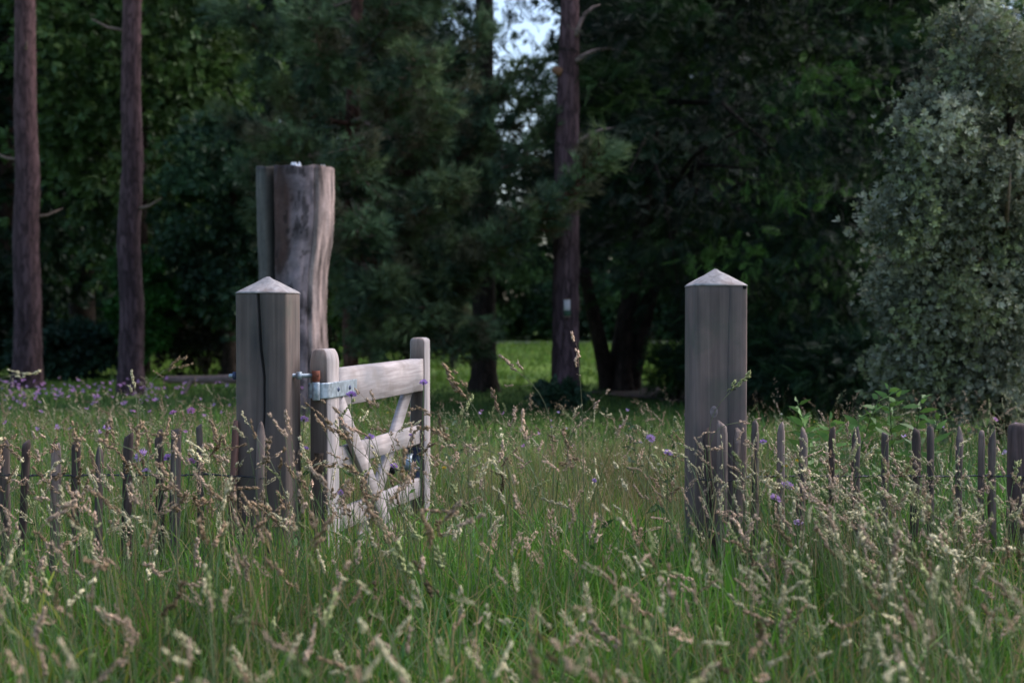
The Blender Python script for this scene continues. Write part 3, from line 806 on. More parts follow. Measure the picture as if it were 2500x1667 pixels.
# small box on the trunk
pb = at(1384, 752, 15.73)
bx_ = empty('bird_box', (pb[0], 15.7, pb[2]), 'small pale and dark green box fixed to the tall pine trunk', 'box')
g = Geo(); box(g, (0, 0, 0.035), (0.076, 0.05, 0.122), 0, .003); g.build('front_panel', M['tagwhite'], bx_)
g = Geo(); box(g, (0.004, 0.004, -0.061), (0.08, 0.045, 0.066), 0, .003); g.build('lower_panel', M['taggreen'], bx_)
g = Geo(); box(g, (0, 0.0, 0.103), (0.084, 0.066, 0.012), 0, .002); g.build('lid', M['twig'], bx_)
g = Geo(); box(g, (0.003, 0.0, -0.1), (0.078, 0.06, 0.01), 0, .002); g.build('ledge', M['twig'], bx_)

# --- two tall pines on the left
def left_pine(label, px, Y, rad, lean, seed):
    t = tree_root('pine_tree', label, wx(px, Y), Y)
    trunk(t, [(0, 0, -.1), (0, 0, .4), (.02, 0, 1.2), (-.01 - lean * .3, 0, 2.2), (lean * .3 + .03, 0, 3.2), (lean * .5, 0, 4.2), (lean + .02, 0, 6.5), (lean * 1.5, 0, 13)], [rad * 1.35, rad * 1.08, rad * 1.02, rad * .98, rad * .9, rad * .84, rad * .72, .04], M['pinebark'], 24, .08, seed, nseg=110)
    g = Geo(); clump_crown(g, (lean, 0, 11), (2.8, 2.8, 3.0), 50, 34, TUFT, 0.24, [(.028, .055, .026), (.022, .045, .026)], (.4, .4, .16), .1, .3, seed); g.build('crown', M['pine'], t)
    for k in range(3):
        z = 2.6 + k * 1.1 + .3 * math.sin(seed * k); a = seed * 1.7 + k * 2.2
        g = Geo(); dd = np.array([math.cos(a), math.sin(a) * .4, .12]); tube(g, [(lean * .3, 0, z), tuple(np.array([lean * .3, 0, z]) + dd * .35), tuple(np.array([lean * .3, 0, z]) + dd * .6 + [0, 0, .08])], (.03, .02, .006), 8); g.build('branch', M['twig'], t, True)
    return t
left_pine('straight purplish-brown pine trunk, the leftmost of the two at the left edge', 66, 20.4, 0.2, 0.0, 4)
left_pine('slimmer dark pine trunk, the right one of the two on the left side', 319, 18.8, 0.165, 0.05, 7)

# --- young pine with long sweeping needled boughs, behind the gate
YP = 17.0
t4 = tree_root('pine_tree', 'bushy pine with sweeping needled boughs and thin red-brown trunk, behind the gate', wx(856, YP), YP)
trunk(t4, [(0, 0, -.1), (0, 0, .5), (-.02, 0, 2.5), (.1, .1, 5.5), (.1, .1, 10.5)], [.13, .1, .095, .075, .015], M['redbark'], 16, .07, 6)
gf = Geo(); nl = 0
def bough(base, tip, sag, rad, ntw, tw_len, dens, cols, live=0.45, seed=0):
    """a limb with side twigs carrying needle tufts on its outer part"""
    base, tip = np.array(base, float), np.array(tip, float)
    ts = np.linspace(0, 1, 9); P = base[None] * (1 - ts[:, None]) + tip[None] * ts[:, None]
    P[:, 2] += -sag * np.sin(ts * math.pi) + 0.25 * sag * ts ** 3; P[1:-1] += rng.normal(0, .035, (7, 3))
    g = Geo(); tube(g, P, np.linspace(rad, rad * .22, 9), 7, (.5,) * 3)
    axis = norm(tip - base)
    for k in range(ntw):
        t = 0.12 + 0.88 * (k + rng.random()) / ntw
        c = np.array([np.interp(t, ts, P[:, i]) for i in range(3)])
        side = norm(np.cross(axis, [0, 0, 1])) * (1 if k % 2 else -1)
        L = tw_len * (0.5 + .7 * rng.random()) * (1.1 - .5 * t)
        e = c + (side * .75 + axis * .6 + np.array([0, 0, rng.normal(.05, .28)])) * L
        m = (c + e) / 2 + rng.normal(0, .04, 3)
        tube(g, [c, m, e], [rad * .24, rad * .16, rad * .06], 4, (.5,) * 3, cap=False)
        if t > live * rng.uniform(.6, 1.2):
            n = dens; tt = rng.random(n) ** .7
            q = c[None] * (1 - tt[:, None]) + e[None] * tt[:, None] + rng.normal(0, .055, (n, 3))
            dd = norm(e - c)[None] + rng.normal(0, .6, (n, 3)); dd[:, 2] += .25
            scatter(gf, TUFT[0], TUFT[1], q, frames(dd), rng.uniform(.10, .17, n), rcol(cols[rng.integers(len(cols))], n, .35))
    n = dens; q = P[-1][None] + rng.normal(0, .08, (n, 3)); scatter(gf, TUFT[0], TUFT[1], q, frames(axis[None] + rng.normal(0, .6, (n, 3))), rng.uniform(.08, .14, n), rcol(cols[0], n, .3))
    return g
PC = [(.13, .19, .1), (.08, .12, .058), (.135, .175, .08), (.06, .095, .06), (.115, .11, .066)]
loc4 = np.array(t4.location)
named = [((820, 620), (1475, 405, 14.6)), ((820, 560), (1340, 500, 15.2)), ((840, 500), (1330, 330, 16.0)), ((850, 420), (1300, 255, 16.4)), ((850, 640), (1190, 620, 15.4)), ((850, 700), (1180, 820, 15.6)),
         ((850, 650), (1040, 780, 15.2)), ((850, 330), (1290, 180, 16.6)), ((850, 240), (1180, 90, 16.6)), ((850, 600), (930, 690, 14.8)), ((850, 420), (860, 380, 14.6)), ((850, 450), (700, 330, 15.6)),
         ((850, 300), (640, 180, 16.2)), ((850, 200), (760, 60, 15.2)), ((850, 150), (960, 10, 15.6)), ((850, 520), (1100, 450, 14.9)), ((850, 380), (1080, 250, 15.3)), ((850, 300), (1020, 160, 15.2)), ((850, 560), (640, 520, 16)), ((850, 720), (960, 840, 15.8)), ((850, 480), (880, 560, 14.6)),
         ((850, 100), (560, 40, 16)), ((850, 60), (1080, -40, 16)), ((850, 380), (560, 300, 17)), ((850, 620), (1120, 720, 16.5))]
for q, (b, e) in enumerate(named):
    bp_ = at(b[0], b[1], YP) - loc4; tp = at(e[0], e[1], e[2]) - loc4
    L = np.linalg.norm(tp - bp_)
    g = bough((0.03, 0.0, bp_[2]), tp, 0.14 * L, 0.02 + .012 * L, int(10 + 9 * L), 0.55, 30, PC, 0.4 if q not in (0, 5, 6) else .3, q)
    g.build('limb', M['twig'] if q % 3 else M['redbark'], t4, True)
for q in range(26):
    a = rng.uniform(0, 2 * np.pi); z = rng.uniform(1.2, 8.5); L = rng.uniform(1.0, 2.4) * (1 - z / 14)
    tp = (math.cos(a) * L, abs(math.sin(a)) * L * .9 - .3, z + .3 * L)
    bough((0.05, 0, z), tp, .12 * L, .02, 10, .45, 22, PC, .4, q).build('limb', M['twig'], t4, True)
gf.build('needles', M['pine'], t4)

# --- dark conifer trunk in the middle distance with a thin, holed crown
t5 = tree_root('conifer_tree', 'dark thick-trunked conifer left of the tall middle pine', wx(1181, 19.5), 19.5)
trunk(t5, [(0, 0, -.1), (0, 0, .3), (0, 0, 1.0), (0, .05, 4), (.05, .1, 12)], [.26, .2, .175, .15, .04], M['darkbark'], 20, .09, 12)
loc5 = np.array(t5.location)
def hole5(C):
    W = C + loc5; px = 1250 + W[:, 0] / W[:, 1] * 3250; py = 755 - (W[:, 2] - EYE) / W[:, 1] * 3250
    sparse = (np.exp(-((px - 1275) / 110) ** 2 - ((py - 60) / 150) ** 2) + np.exp(-((px - 1260) / 100) ** 2 - ((py - 265) / 80) ** 2))
    return (rng.random(len(C)) > sparse * 0.93) & (py < 800)
g = Geo()
clump_crown(g, (0.2, .3, 6.0), (2.6, 2.2, 4.6), 220, 27, SPRAY, .28, [(.018, .034, .02), (.024, .042, .02), (.015, .03, .02)], (.36, .36, .13), .35, .25, 14, hole5)
g.build('crown', M['yew'], t5)

# --- spreading yew with several stems on the right
t6 = tree_root('yew_tree', 'large dark spreading yew with forked leaning stems, filling the right background', wx(1512, 19.5), 19.5)
loc6 = np.array(t6.location)
for pts, rr in (([(1484, 960, 19.5), (1482, 925, 19.45), (1470, 860, 19.3), (1447, 760, 19.0), (1425, 660, 18.6)], (.15, .13, .115, .1, .08)),
                ([(1512, 965, 19.5), (1510, 925, 19.5), (1516, 850, 19.5), (1533, 760, 19.5), (1560, 600, 19.4), (1600, 300, 19.3)], (.22, .17, .15, .14, .12, .07)),
                ([(1540, 962, 19.4), (1545, 920, 19.45), (1560, 850, 19.4), (1578, 760, 19.3), (1620, 620, 18.9), (1720, 350, 18.6)], (.16, .13, .12, .11, .09, .05)),
                ([(1530, 960, 19.3), (1522, 900, 19.3), (1530, 800, 19.3), (1555, 700, 19.2)], (.14, .12, .1, .08))):
    P = [at(a, b, c) - loc6 for a, b, c in pts]; P[0][2] = -.1
    trunk(t6, P, rr, M['darkbark'], 16, .12, int(pts[0][0]), 'stem', 40)
def yewkeep(C):
    W = C + loc6; px = 1250 + W[:, 0] / W[:, 1] * 3250; py = 755 - (W[:, 2] - EYE) / W[:, 1] * 3250
    low = np.interp(px, [1380, 1450, 1560, 1650, 1760, 1850, 1960, 2100], [480, 560, 600, 690, 840, 900, 950, 980])
    lft = np.interp(py, [0, 300, 420, 560, 700], [1430, 1440, 1470, 1430, 1420])
    return (py < low) & (px > lft)
YC = [(.024, .056, .016), (.03, .07, .018), (.012, .028, .014), (.055, .11, .022), (.009, .02, .012)]
g = Geo()
clump_crown(g, (2.0, -1.6, 3.4), (3.2, 3.0, 4.2), 310, 60, SPRAY, .21, YC, (.34, .34, .07), .5, .6, 24, yewkeep, up=-.15, tone=(.35, 1.6))
for spx, spy, sy in ((1850, 850, 16.2), (1920, 890, 15.6), (2010, 880, 15.2), (2080, 900, 14.8), (1790, 800, 16.6)):
    clump_crown(g, at(spx, spy, sy) - loc6, (.55, .5, .42), 26, 46, SPRAY, .18, [(.012, .028, .014), (.02, .046, .016), (.009, .02, .012)], (.22, .22, .08), .4, .2, spx, up=-.15)  # low skirt, its dark foliage colour standing in for the shaded hollow
clump_crown(g, (2.4, 0.8, 4.5), (3.8, 2.8, 4.8), 170, 26, SPRAY, .34, [(.008, .015, .01), (.011, .02, .011)], (.4, .4, .15), .4, .3, 25, yewkeep)  # back foliage colour lowered to imitate shade inside the crown
clump_crown(g, (2.8, -2.4, 1.9), (1.9, 2.0, 1.3), 110, 54, SPRAY, .17, YC, (.28, .28, .06), .5, .6, 26, yewkeep, up=-.15, tone=(.35, 1.6))
g.build('crown', M['yew'], t6)
g = Geo()
for q in range(9):
    s = at(rng.uniform(1560, 1700), rng.uniform(200, 620), 18.8) - loc6; e = at(rng.uniform(1500, 2050), rng.uniform(250, 700), rng.uniform(15.6, 17)) - loc6
    m = (s + e) / 2 + [0, 0, .3]; tube(g, [s, m, e], [.05, .03, .008], 6)
g.build('limbs', M['darkbark'], t6, True)
# low yew seedling left of the right post
t7 = tree_root('yew_bush', 'small dark yew bush at ground level just left of the right gate post', wx(1655, 17.5), 17.5, 'bush')
g = Geo(); clump_crown(g, (0, 0, .45), (.33, .3, .34), 26, 36, SPRAY, .16, YC[:3], (.12, .12, .05), .3, .3, 31); g.build('crown', M['yew'], t7)
g = Geo(); tube(g, [(0, 0, -.05), (0.02, 0, .3), (0, 0, .6)], (.02, .015, .006), 6); g.build('stem', M['darkbark'], t7, True)
# ivy-ish bush at the foot of the middle pine
t7b = tree_root('low_bush', 'dark low bush hugging the foot of the tall middle pine', wx(1352, 15.6), 15.6, 'bush')
g = Geo(); clump_crown(g, (0, 0, .16), (.26, .2, .17), 22, 26, LEAFB, .07, [(.018, .045, .025), (.024, .05, .028)], (.06, .06, .05), .1, .3, 33); g.build('crown', M['leaf'], t7b)

# --- silver-leaved tree on the right
t8 = tree_root('silver_tree', 'pale silver-grey leaved small tree at the right edge', wx(2450, 10.0), 10.0)
trunk(t8, [(0, 0, -.1), (0.02, 0, 1.0), (.08, 0, 2.0), (0, 0, 3.3)], [.07, .06, .045, .01], M['darkbark'], 12, .1, 40, nseg=30)
for q in range(9):
    a = 2.2 + q * .55; z = .5 + q * .27; L = 1.15 - .07 * q
    g = Geo(); tube(g, [(0, 0, z), (math.cos(a) * L * .5, math.sin(a) * L * .5, z + .35), (math.cos(a) * L, math.sin(a) * L, z + .55)], (.025, .016, .005), 6); g.build('branch', M['twig'], t8, True)
SC = [(.23, .24, .165), (.29, .3, .22), (.15, .165, .11), (.21, .24, .12), (.1, .115, .075)]
g = Geo()
loc8 = np.array(t8.location)
def silkeep(C):
    W = C + loc8; px = 1250 + W[:, 0] / W[:, 1] * 3250; py = 755 - (W[:, 2] - EYE) / W[:, 1] * 3250
    lft = np.interp(py, [-50, 40, 150, 260, 400, 520, 620, 700, 850, 1000], [2470, 2370, 2250, 2190, 2150, 2120, 2150, 2130, 2140, 2170])
    return px > lft + 20
for bpx, bpy_, brx, bry, nb in ((2395, 170, 120, 190, 46), (2270, 330, 95, 120, 34), (2225, 520, 95, 105, 32), (2380, 470, 160, 150, 52), (2205, 700, 75, 100, 28), (2340, 720, 180, 150, 54), (2250, 890, 110, 100, 34), (2420, 930, 150, 110, 36), (2490, 300, 100, 190, 38), (2510, 650, 110, 190, 38)):
    yb = 10.0 + rng.uniform(-.45, .35); c = at(bpx, bpy_, yb) - loc8
    clump_crown(g, c, (brx / 325, .4, bry / 325), nb, 42, LEAF5, .042, SC, (.085, .085, .085), .35, .3, int(bpx), up=.25)
clump_crown(g, (.0, 0.3, 1.6), (.75, .6, 1.4), 90, 30, LEAF5, .06, [(.05, .07, .035), (.07, .09, .05)], (.15, .15, .1), .3, .2, 45, silkeep)
g.build('crown', M['silver'], t8)

# --- broadleaved trees and shrubs behind
def broadleaf(name, label, px, Y, h, rad, cols, seed, n=150, per=40, size=.16, zlow=.8, group=None, parent_mat='leaf', tmpl=LEAFB):
    t = tree_root(name, label, wx(px, Y), Y, 'tree' if h > 3 else 'bush', group)
    if h > 3:
        trunk(t, [(0, 0, -.1), (0, 0, h * .3), (.1, 0, h * .6), (0, 0, h * .9)], [.05 * h ** .7, .04 * h ** .7, .025 * h ** .7, .02], M['darkbark'], 12, .1, seed, nseg=24)
    else:
        g = Geo()
        for k in range(5):
            a = k * 1.3; tube(g, [(0, 0, -.05), (math.cos(a) * rad * .3, math.sin(a) * rad * .3, h * .5), (math.cos(a) * rad * .5, math.sin(a) * rad * .5, h * .8)], (.02, .015, .005), 5)
        g.build('stems', M['darkbark'], t, True)
    g = Geo(); clump_crown(g, (0, 0, (h + zlow) / 2), (rad, rad * .9, (h - zlow) / 2), n, per, tmpl, size, cols, (rad * .16, rad * .16, rad * .09), .35, .45, seed, up=.15)
    g.build('crown', M[parent_mat], t)
    return t
LG = [(.068, .122, .034), (.085, .14, .04), (.05, .092, .03)]
DG = [(.016, .036, .016), (.022, .046, .02), (.012, .028, .016)]
BG = [(.03, .075, .03), (.045, .095, .03), (.028, .06, .03)]
broadleaf('broadleaf_tree', 'light green leafy tree hanging behind the slimmer left pine', 330, 24.5, 12, 2.1, LG, 51, 170, 36, .18, 1.5)
broadleaf('broadleaf_tree', 'mid green shrubby tree between the left pines and the dead trunk', 560, 23, 4.6, 1.25, [(.04, .085, .05), (.05, .1, .05), (.035, .07, .035)], 52, 110, 40, .13, .9)
broadleaf('broadleaf_tree', 'dark green tree filling the far left edge', 10, 27, 13, 3.0, DG, 53, 180, 26, .22, .6)
broadleaf('broadleaf_tree', 'deep green tree behind the gap between the two left pines', 200, 30, 14, 3.0, DG, 54, 180, 26, .22, .6)
broadleaf('broadleaf_tree', 'dark tall tree behind the dead trunk', 600, 36, 16, 3.6, DG, 55, 180, 26, .24, .8)
broadleaf('bush', 'bright green bush behind the foot of the slimmer left pine', 350, 22.5, 2.3, .55, [(.03, .1, .02), (.04, .12, .025)], 56, 60, 34, .12, .25)
broadleaf('bush', 'blue-green low bush at the lawn edge between the left pines', 165, 23, 1.0, .9, [(.025, .06, .04), (.03, .07, .04)], 57, 50, 34, .12, .05)
broadleaf('bush', 'brownish thicket left of the left gate post at the lawn edge', 500, 24, 1.9, 1.1, [(.04, .04, .03), (.055, .05, .035), (.03, .05, .025)], 58, 70, 30, .11, .1)
broadleaf('bush', 'dim bush at the far left edge of the lawn', -40, 23, 2.1, 1.0, DG, 59, 60, 34, .14, .1)
broadleaf('bush', 'yellow-green leafy shrub right beside the dead trunk', 815, 21, 2.1, .3, [(.07, .12, .02), (.05, .09, .02)], 60, 26, 26, .1, .3)
# far wood edge beyond the lawn
far = []
for q, (px, Y, h, rad) in enumerate([(-120, 56, 17, 5), (90, 60, 19, 5.5), (300, 58, 18, 5.5), (520, 62, 20, 5.5), (720, 57, 19, 5), (930, 61, 18, 4.8), (1050, 58, 13.5, 2.8), (1290, 62, 9.5, 3.4), (1540, 57, 17, 3.4), (1600, 60, 19, 5), (1800, 57, 20, 5.5), (2010, 60, 19, 5.5), (2220, 57, 15.5, 5), (2440, 60, 10.5, 4.5), (2640, 58, 16, 5)]):
    words = ['at the far left edge', 'behind the left pine', 'behind the slimmer left pine', 'behind the shrubs left of the dead trunk', 'behind the dead trunk', 'behind the bushy pine', 'left of the sky gap', 'low, below the sky gap', 'right of the tall middle pine', 'behind the yew stems', 'behind the yew crown', 'behind the right half of the yew', 'behind the silver tree', 'at the far right beyond the silver tree', 'outermost on the right'][q]
    if q < 4:
        far.append(broadleaf('distant_tree', 'distant woodland tree ' + words, px, Y, h, rad, [(.03, .06, .024), (.04, .075, .026), (.022, .05, .022)], 70 + q, 190, 30, .36, .3, 'distant wood edge'))
    else:
        src = far[q % 4]; o = src.copy(); link(o); o.location = (wx(px, Y), Y, 0); sxy = rad / [5, 5.5, 5.5, 5.5][q % 4]; o.scale = (sxy, sxy, h / [17, 19, 18, 20][q % 4]); o.rotation_euler = (0, 0, q * 1.3)
        o['label'] = 'distant woodland tree ' + words
        for ch in src.children:
            c = ch.copy(); link(c); c.parent = o
# dark inner wood row so that the trees stand against shade
mid = []
for q, (px, Y, h, rad) in enumerate([(430, 38, 14, 3.6), (760, 36, 15, 3.6), (960, 44, 12, 2.6), (1570, 52, 14, 3.2), (60, 40, 15, 3.8)]):
    words = ['behind the left shrubs', 'behind the dead trunk and gate', 'just left of the sky gap', 'right of the tall middle pine', 'behind the leftmost pine'][q]
    lab = 'shadowy dark evergreen in the wood ' + words
    if q < 2:
        mid.append(broadleaf('dark_evergreen', lab, px, Y, h, rad, [(.014, .026, .016), (.018, .034, .018)], 90 + q, 210, 20, .38, 1.4, 'dark evergreens in the wood', 'yew', SPRAY))
    else:
        src = mid[q % 2]; o = src.copy(); link(o); o.location = (wx(px, Y), Y, 0); s = rad / 3.6; o.scale = (s, s, h / [14, 15][q % 2]); o.rotation_euler = (0, 0, q * 1.1); o['label'] = lab
        for ch in src.children:
            c = ch.copy(); link(c); c.parent = o
# hedge bushes along the far edge of the lawn
hb = []
for q in range(15):
    px = -100 + q * 190; Y = 50.5 + (q * 7 % 5) * .5; h = 2.6 + (q * 5 % 4) * .5
    pos = ['first', 'second', 'third', 'fourth', 'fifth', 'sixth', 'seventh', 'eighth', 'ninth', 'tenth', 'eleventh', 'twelfth', 'thirteenth', 'fourteenth', 'fifteenth'][q]
    lab = 'green hedge bush along the far lawn edge, %s from the left' % pos
    if q < 3:
        hb.append(broadleaf('hedge_bush', lab, px, Y, 2.9, 2.2, [BG, LG, BG][q], 110 + q, 80, 26, .22, .05, 'hedge bushes beyond the lawn'))
    else:
        src = hb[q % 3]; o = src.copy(); link(o); o.location = (wx(px, Y), Y, 0); o.scale = (1, 1, h / 2.9); o.rotation_euler = (0, 0, q * 1.7); o['label'] = lab
        for ch in src.children:
            c = ch.copy(); link(c); c.parent = o
# little pine sapling on the lawn
tS = tree_root('pine_sapling', 'small dark pine sapling on the lawn right of the gate top', wx(1104, 27), 27, 'tree')
g = Geo(); tube(g, [(0, 0, -.05), (0, 0, .6), (0, 0, 1.3)], (.05, .045, .015), 8); g.build('trunk', M['darkbark'], tS, True)
g = Geo(); clump_crown(g, (0, 0, 1.0), (.75, .6, .5), 34, 30, TUFT, .14, PC, (.14, .14, .08), .1, .3, 131); g.build('crown', M['pine'], tS)
# a log lying on the left lawn
p0, p1 = at(395, 924, 19.0), at(640, 916, 19.0)
lg = empty('fallen_log', ((p0[0] + p1[0]) / 2, 19.0, 0), 'fallen pale log lying on the lawn left of the left gate post', 'log')
g = Geo(); hl = (p1[0] - p0[0]) / 2; tube(g, [(-hl, .1, .19), (-hl * .9, .1, .19), (0, 0, .2), (hl * .6, -.05, .21), (hl, -.1, .22)], (.03, .055, .06, .07, .065), 12, (.5,) * 3, .15, 4); g.build('stem', M['deadbranch'], lg, True)
g = Geo(); tube(g, [(-hl * .4, 0.02, .2), (-hl * .5, -.1, .02), (-hl * .55, -.16, -.03)], (.03, .025, .015), 8); g.build('branch_stub', M['deadbranch'], lg, True)
g = Geo(); tube(g, [(hl * .6, -.05, .2), (hl * .55, -.14, .05), (hl * .5, -.2, -.03)], (.03, .025, .015), 8); g.build('branch_stub', M['deadbranch'], lg, True)

# ------------------------------------------------------------------ meadow
BOXES = [(pl[0], 5.1, .13), (pr[0], 5.1, .13)]
def blades(g, n, xr, yr, hfun, cols, wcol, width=(.002, .0045), bend=.45, seed=0, accept=None, short=False):
    x = rng.uniform(*xr, n); y = rng.uniform(*yr, n)
    m = np.abs(x) < 0.385 * y + 1.2
    for bx0, by0, r in BOXES: m &= ~((np.abs(x - bx0) < r) & (np.abs(y - by0) < r))
    if accept is not None: m &= accept(x, y)
    x, y = x[m], y[m]; n = len(x)
    patch = fbm(np.stack([x * 1.3, y * 1.3, x * 0 + seed], -1), seed, 2)
    h = hfun(x, y, n) * (0.55 + .9 * patch)
    a = rng.uniform(0, 2 * np.pi, n); d = np.stack([np.cos(a), np.sin(a), 0 * a], -1); side = np.stack([-np.sin(a), np.cos(a), 0 * a], -1)
    fa = rng.uniform(0, np.pi, n); side = np.stack([np.cos(fa), np.sin(fa) * .5, 0 * fa], -1)
    w = rng.uniform(*width, n); b = np.abs(rng.normal(0, bend, n)) + .05
    base = np.stack([x, y, gz(x, y) - .01], -1)
    ts = [0, .55, 1.0] if short else [0, .4, .75, 1.0]; V = []; last_q = len(ts) - 1
    for q, t in enumerate(ts):
        c = base + d * (h * b * t ** 2)[:, None] + np.array([0, 0, 1.0]) * (h * t * (1 - .25 * b * t ** 2))[:, None]
        ww = (w * [1, .95, .65, 0][q])[:, None]
        if q < last_q: V += [c - side * ww, c + side * ww]
        else: V.append(c)
    V = np.stack(V, 1)
    tt = np.array([[0, 1, 3], [0, 3, 2], [2, 3, 4]]) if short else np.array([[0, 1, 3], [0, 3, 2], [2, 3, 5], [2, 5, 4], [4, 5, 6]]); nv = 5 if short else 7
    T = tt[None] + (np.arange(n) * nv)[:, None, None]
    ci = rng.choice(len(cols), n, p=wcol); C = np.asarray(cols)[ci] * rng.uniform(.7, 1.3, (n, 1))
    g.add(V.reshape(-1, 3), T.reshape(-1, 3), np.repeat(C[:, None], nv, 1).reshape(-1, 3))
GC = [(.11, .225, .03), (.15, .295, .04), (.08, .19, .06), (.2, .31, .05), (.36, .27, .12), (.4, .3, .15), (.2, .26, .12)]
gp = [.24, .19, .15, .12, .12, .09, .09]
g = Geo()
blades(g, 41000, (-3.4, 3.4), (1.95, 5.2), lambda x, y, n: rng.uniform(.22, .56, n) * np.interp(y, [2, 4, 5], [.85, 1, 1]), GC, gp, (.0016, .0042), .5, 1)
blades(g, 30000, (-4.5, 4.8), (5.2, 9.2), lambda x, y, n: rng.uniform(.2, .5, n), GC, gp, (.0022, .0045), .5, 2)
blades(g, 9000, (-1.5, 1.6), (5.2, 9.0), lambda x, y, n: rng.uniform(.3, .55, n), [(.34, .24, .12), (.28, .22, .1), (.2, .22, .07)], [.35, .3, .35], (.001, .0022), .6, 8)
blades(g, 16000, (-5.9, -1.0), (9.2, 13), lambda x, y, n: rng.uniform(.2, .45, n), GC, gp, (.003, .006), .5, 3)
blades(g, 6000, (1.6, 6.2), (9.0, 11.5), lambda x, y, n: rng.uniform(.15, .4, n), GC, gp, (.003, .006), .5, 4)
blades(g, 3500, (-3.4, 3.4), (2.2, 6.0), lambda x, y, n: rng.uniform(.25, .5, n), [(.08, .2, .025), (.12, .28, .03), (.3, .32, .05)], [.45, .4, .15], (.006, .011), .7, 5)
blades(g, 3200, (1.1, 3.6), (5.05, 7.2), lambda x, y, n: rng.uniform(.3, .62, n), [(.09, .2, .035), (.13, .26, .05), (.1, .19, .07)], [.4, .35, .25], (.005, .011), .6, 9)
blades(g, 1500, (-.3, 1.2), (4.2, 5.6), lambda x, y, n: rng.uniform(.3, .5, n), [(.09, .21, .03), (.13, .28, .04)], [.5, .5], (.004, .009), .6, 10)
tag(g.build('meadow_grass', M['grass']), 'long green meadow grass growing around the gate and fences', 'grass', kind='stuff')
g = Geo()
blades(g, 28000, (-9, 9), (8.8, 21), lambda x, y, n: rng.uniform(.05, .13, n), [(.05, .1, .022), (.07, .13, .03), (.045, .085, .025)], [.4, .35, .25], (.004, .009), .5, 6, lambda x, y: ~(((x - 4.1) / 2.7) ** 2 + ((y - 18.4) / 2.2) ** 2 < 1), True)
blades(g, 36000, (-13, 13), (20, 47), lambda x, y, n: rng.uniform(.05, .34, n) * np.clip(fbm(np.stack([x * .5, y * .5, x * 0 + 3], -1), 77, 2) * 2.2 - .25, .3, 1.3), [(.1, .19, .03), (.13, .22, .04), (.16, .22, .05)], [.4, .4, .2], (.01, .024), .5, 7, None, True)
tag(g.build('lawn_grass', M['grass']), 'short green lawn grass under and beyond the trees', 'grass', kind='stuff')

# ---- seed heads
def spikelet(geo, pos, dirs, L, r, col):
    V = np.array([[1.15, 0, .12], [-.58, 1.0, .2], [-.58, -1.0, .05], [0, 0, 1.0]]); T = np.array([[0, 2, 1], [0, 1, 3], [1, 2, 3], [2, 0, 3]])
    n = len(pos); scatter(geo, V, T, pos, frames(dirs), np.stack([r, r, L], -1), np.tile(col, (n, 1)) * rng.uniform(.75, 1.3, (n, 1)))
def cocksfoot(rg, nl=6, nsp=13):
    """one-sided cocksfoot panicle, unit length along +Z: knots of spikelets, denser to the tip, the lowest on a stalk"""
    g = Geo()
    zz = [0.0 if rg.random() < .6 else .1] + list(np.linspace(.24, .8, nl - 1))
    bend = rg.normal(0, .12)
    for q, z in enumerate(zz):
        s = (1 if rg.random() < .7 else -1); out = s * (.05 if q else .13) * rg.uniform(.5, 1.3); ang = rg.normal(0, .6)
        c = np.array([math.cos(ang) * out * .6 + bend * z * z, math.sin(ang) * out, z]); lump = (.26 if q < 2 else .2) * rg.uniform(.8, 1.2)
        ax = norm(np.array([c[0] * 1.0, c[1] * 1.6, .8])); n = nsp
        t = rg.random((n, 1)); p = c + ax * (t * lump) + rg.normal(0, .024, (n, 3)) * (1.15 - .6 * t); d = ax + rg.normal(0, .2, (n, 3))
        spikelet(g, p, d, rg.uniform(.11, .17, n), rg.uniform(.026, .038, n), np.ones(3))
        V, T = [[0, 0, max(0, z - .12)], [0.012, 0, max(0, z - .12)], c], [[0, 1, 2]]
        g.add(V, T, np.array([.6, .8, .4]))
    g.add([[-.01, 0, 0], [.01, 0, 0], [0, 0, .95]], [[0, 1, 2]], np.array([.6, .8, .4])); g.add([[0, -.01, 0], [0, .01, 0], [0, 0, .95]], [[0, 1, 2]], np.array([.6, .8, .4]))
    return g.merged()
def fog(rg, n=46):
    g = Geo(); z = rg.random(n) * .9; r = .085 * np.sin(np.clip(z / .95, .05, 1) * math.pi) ** .7 + .015; a = rg.uniform(0, 6.28, n)
    p = np.column_stack([np.cos(a) * r * .6, np.sin(a) * r * .6, z]); d = np.column_stack([np.cos(a) * .45, np.sin(a) * .45, np.ones(n)])
    spikelet(g, p, d, rg.uniform(.1, .17, n), rg.uniform(.013, .022, n), np.ones(3)); return g.merged()
def thin(rg, n=13):
    g = Geo(); z = rg.random(n) * .95; a = rg.uniform(0, 6.28, n); r = .16 * (1 - z) * rg.random(n) + .015
    p = np.column_stack([np.cos(a) * r, np.sin(a) * r, z]); d = np.column_stack([np.cos(a) * .5, np.sin(a) * .5, np.ones(n)])
    spikelet(g, p, d, rg.uniform(.06, .1, n), rg.uniform(.008, .014, n), np.ones(3)); return g.merged()
rg = np.random.default_rng(5)
COCK = [cocksfoot(rg, int(rg.integers(3, 6)), 10) for _ in range(14)]
COCKLOW = [cocksfoot(rg, 4, 4) for _ in range(5)]
FOG = [fog(rg) for _ in range(5)]; FOGLOW = [fog(rg, 12) for _ in range(3)]; THIN = [thin(rg) for _ in range(5)]
HC = {'brown': (.37, .25, .155), 'mauve': (.52, .375, .27), 'pale': (.66, .58, .37), 'green': (.34, .36, .16), 'pink': (.68, .47, .34), 'dark': (.16, .115, .06)}
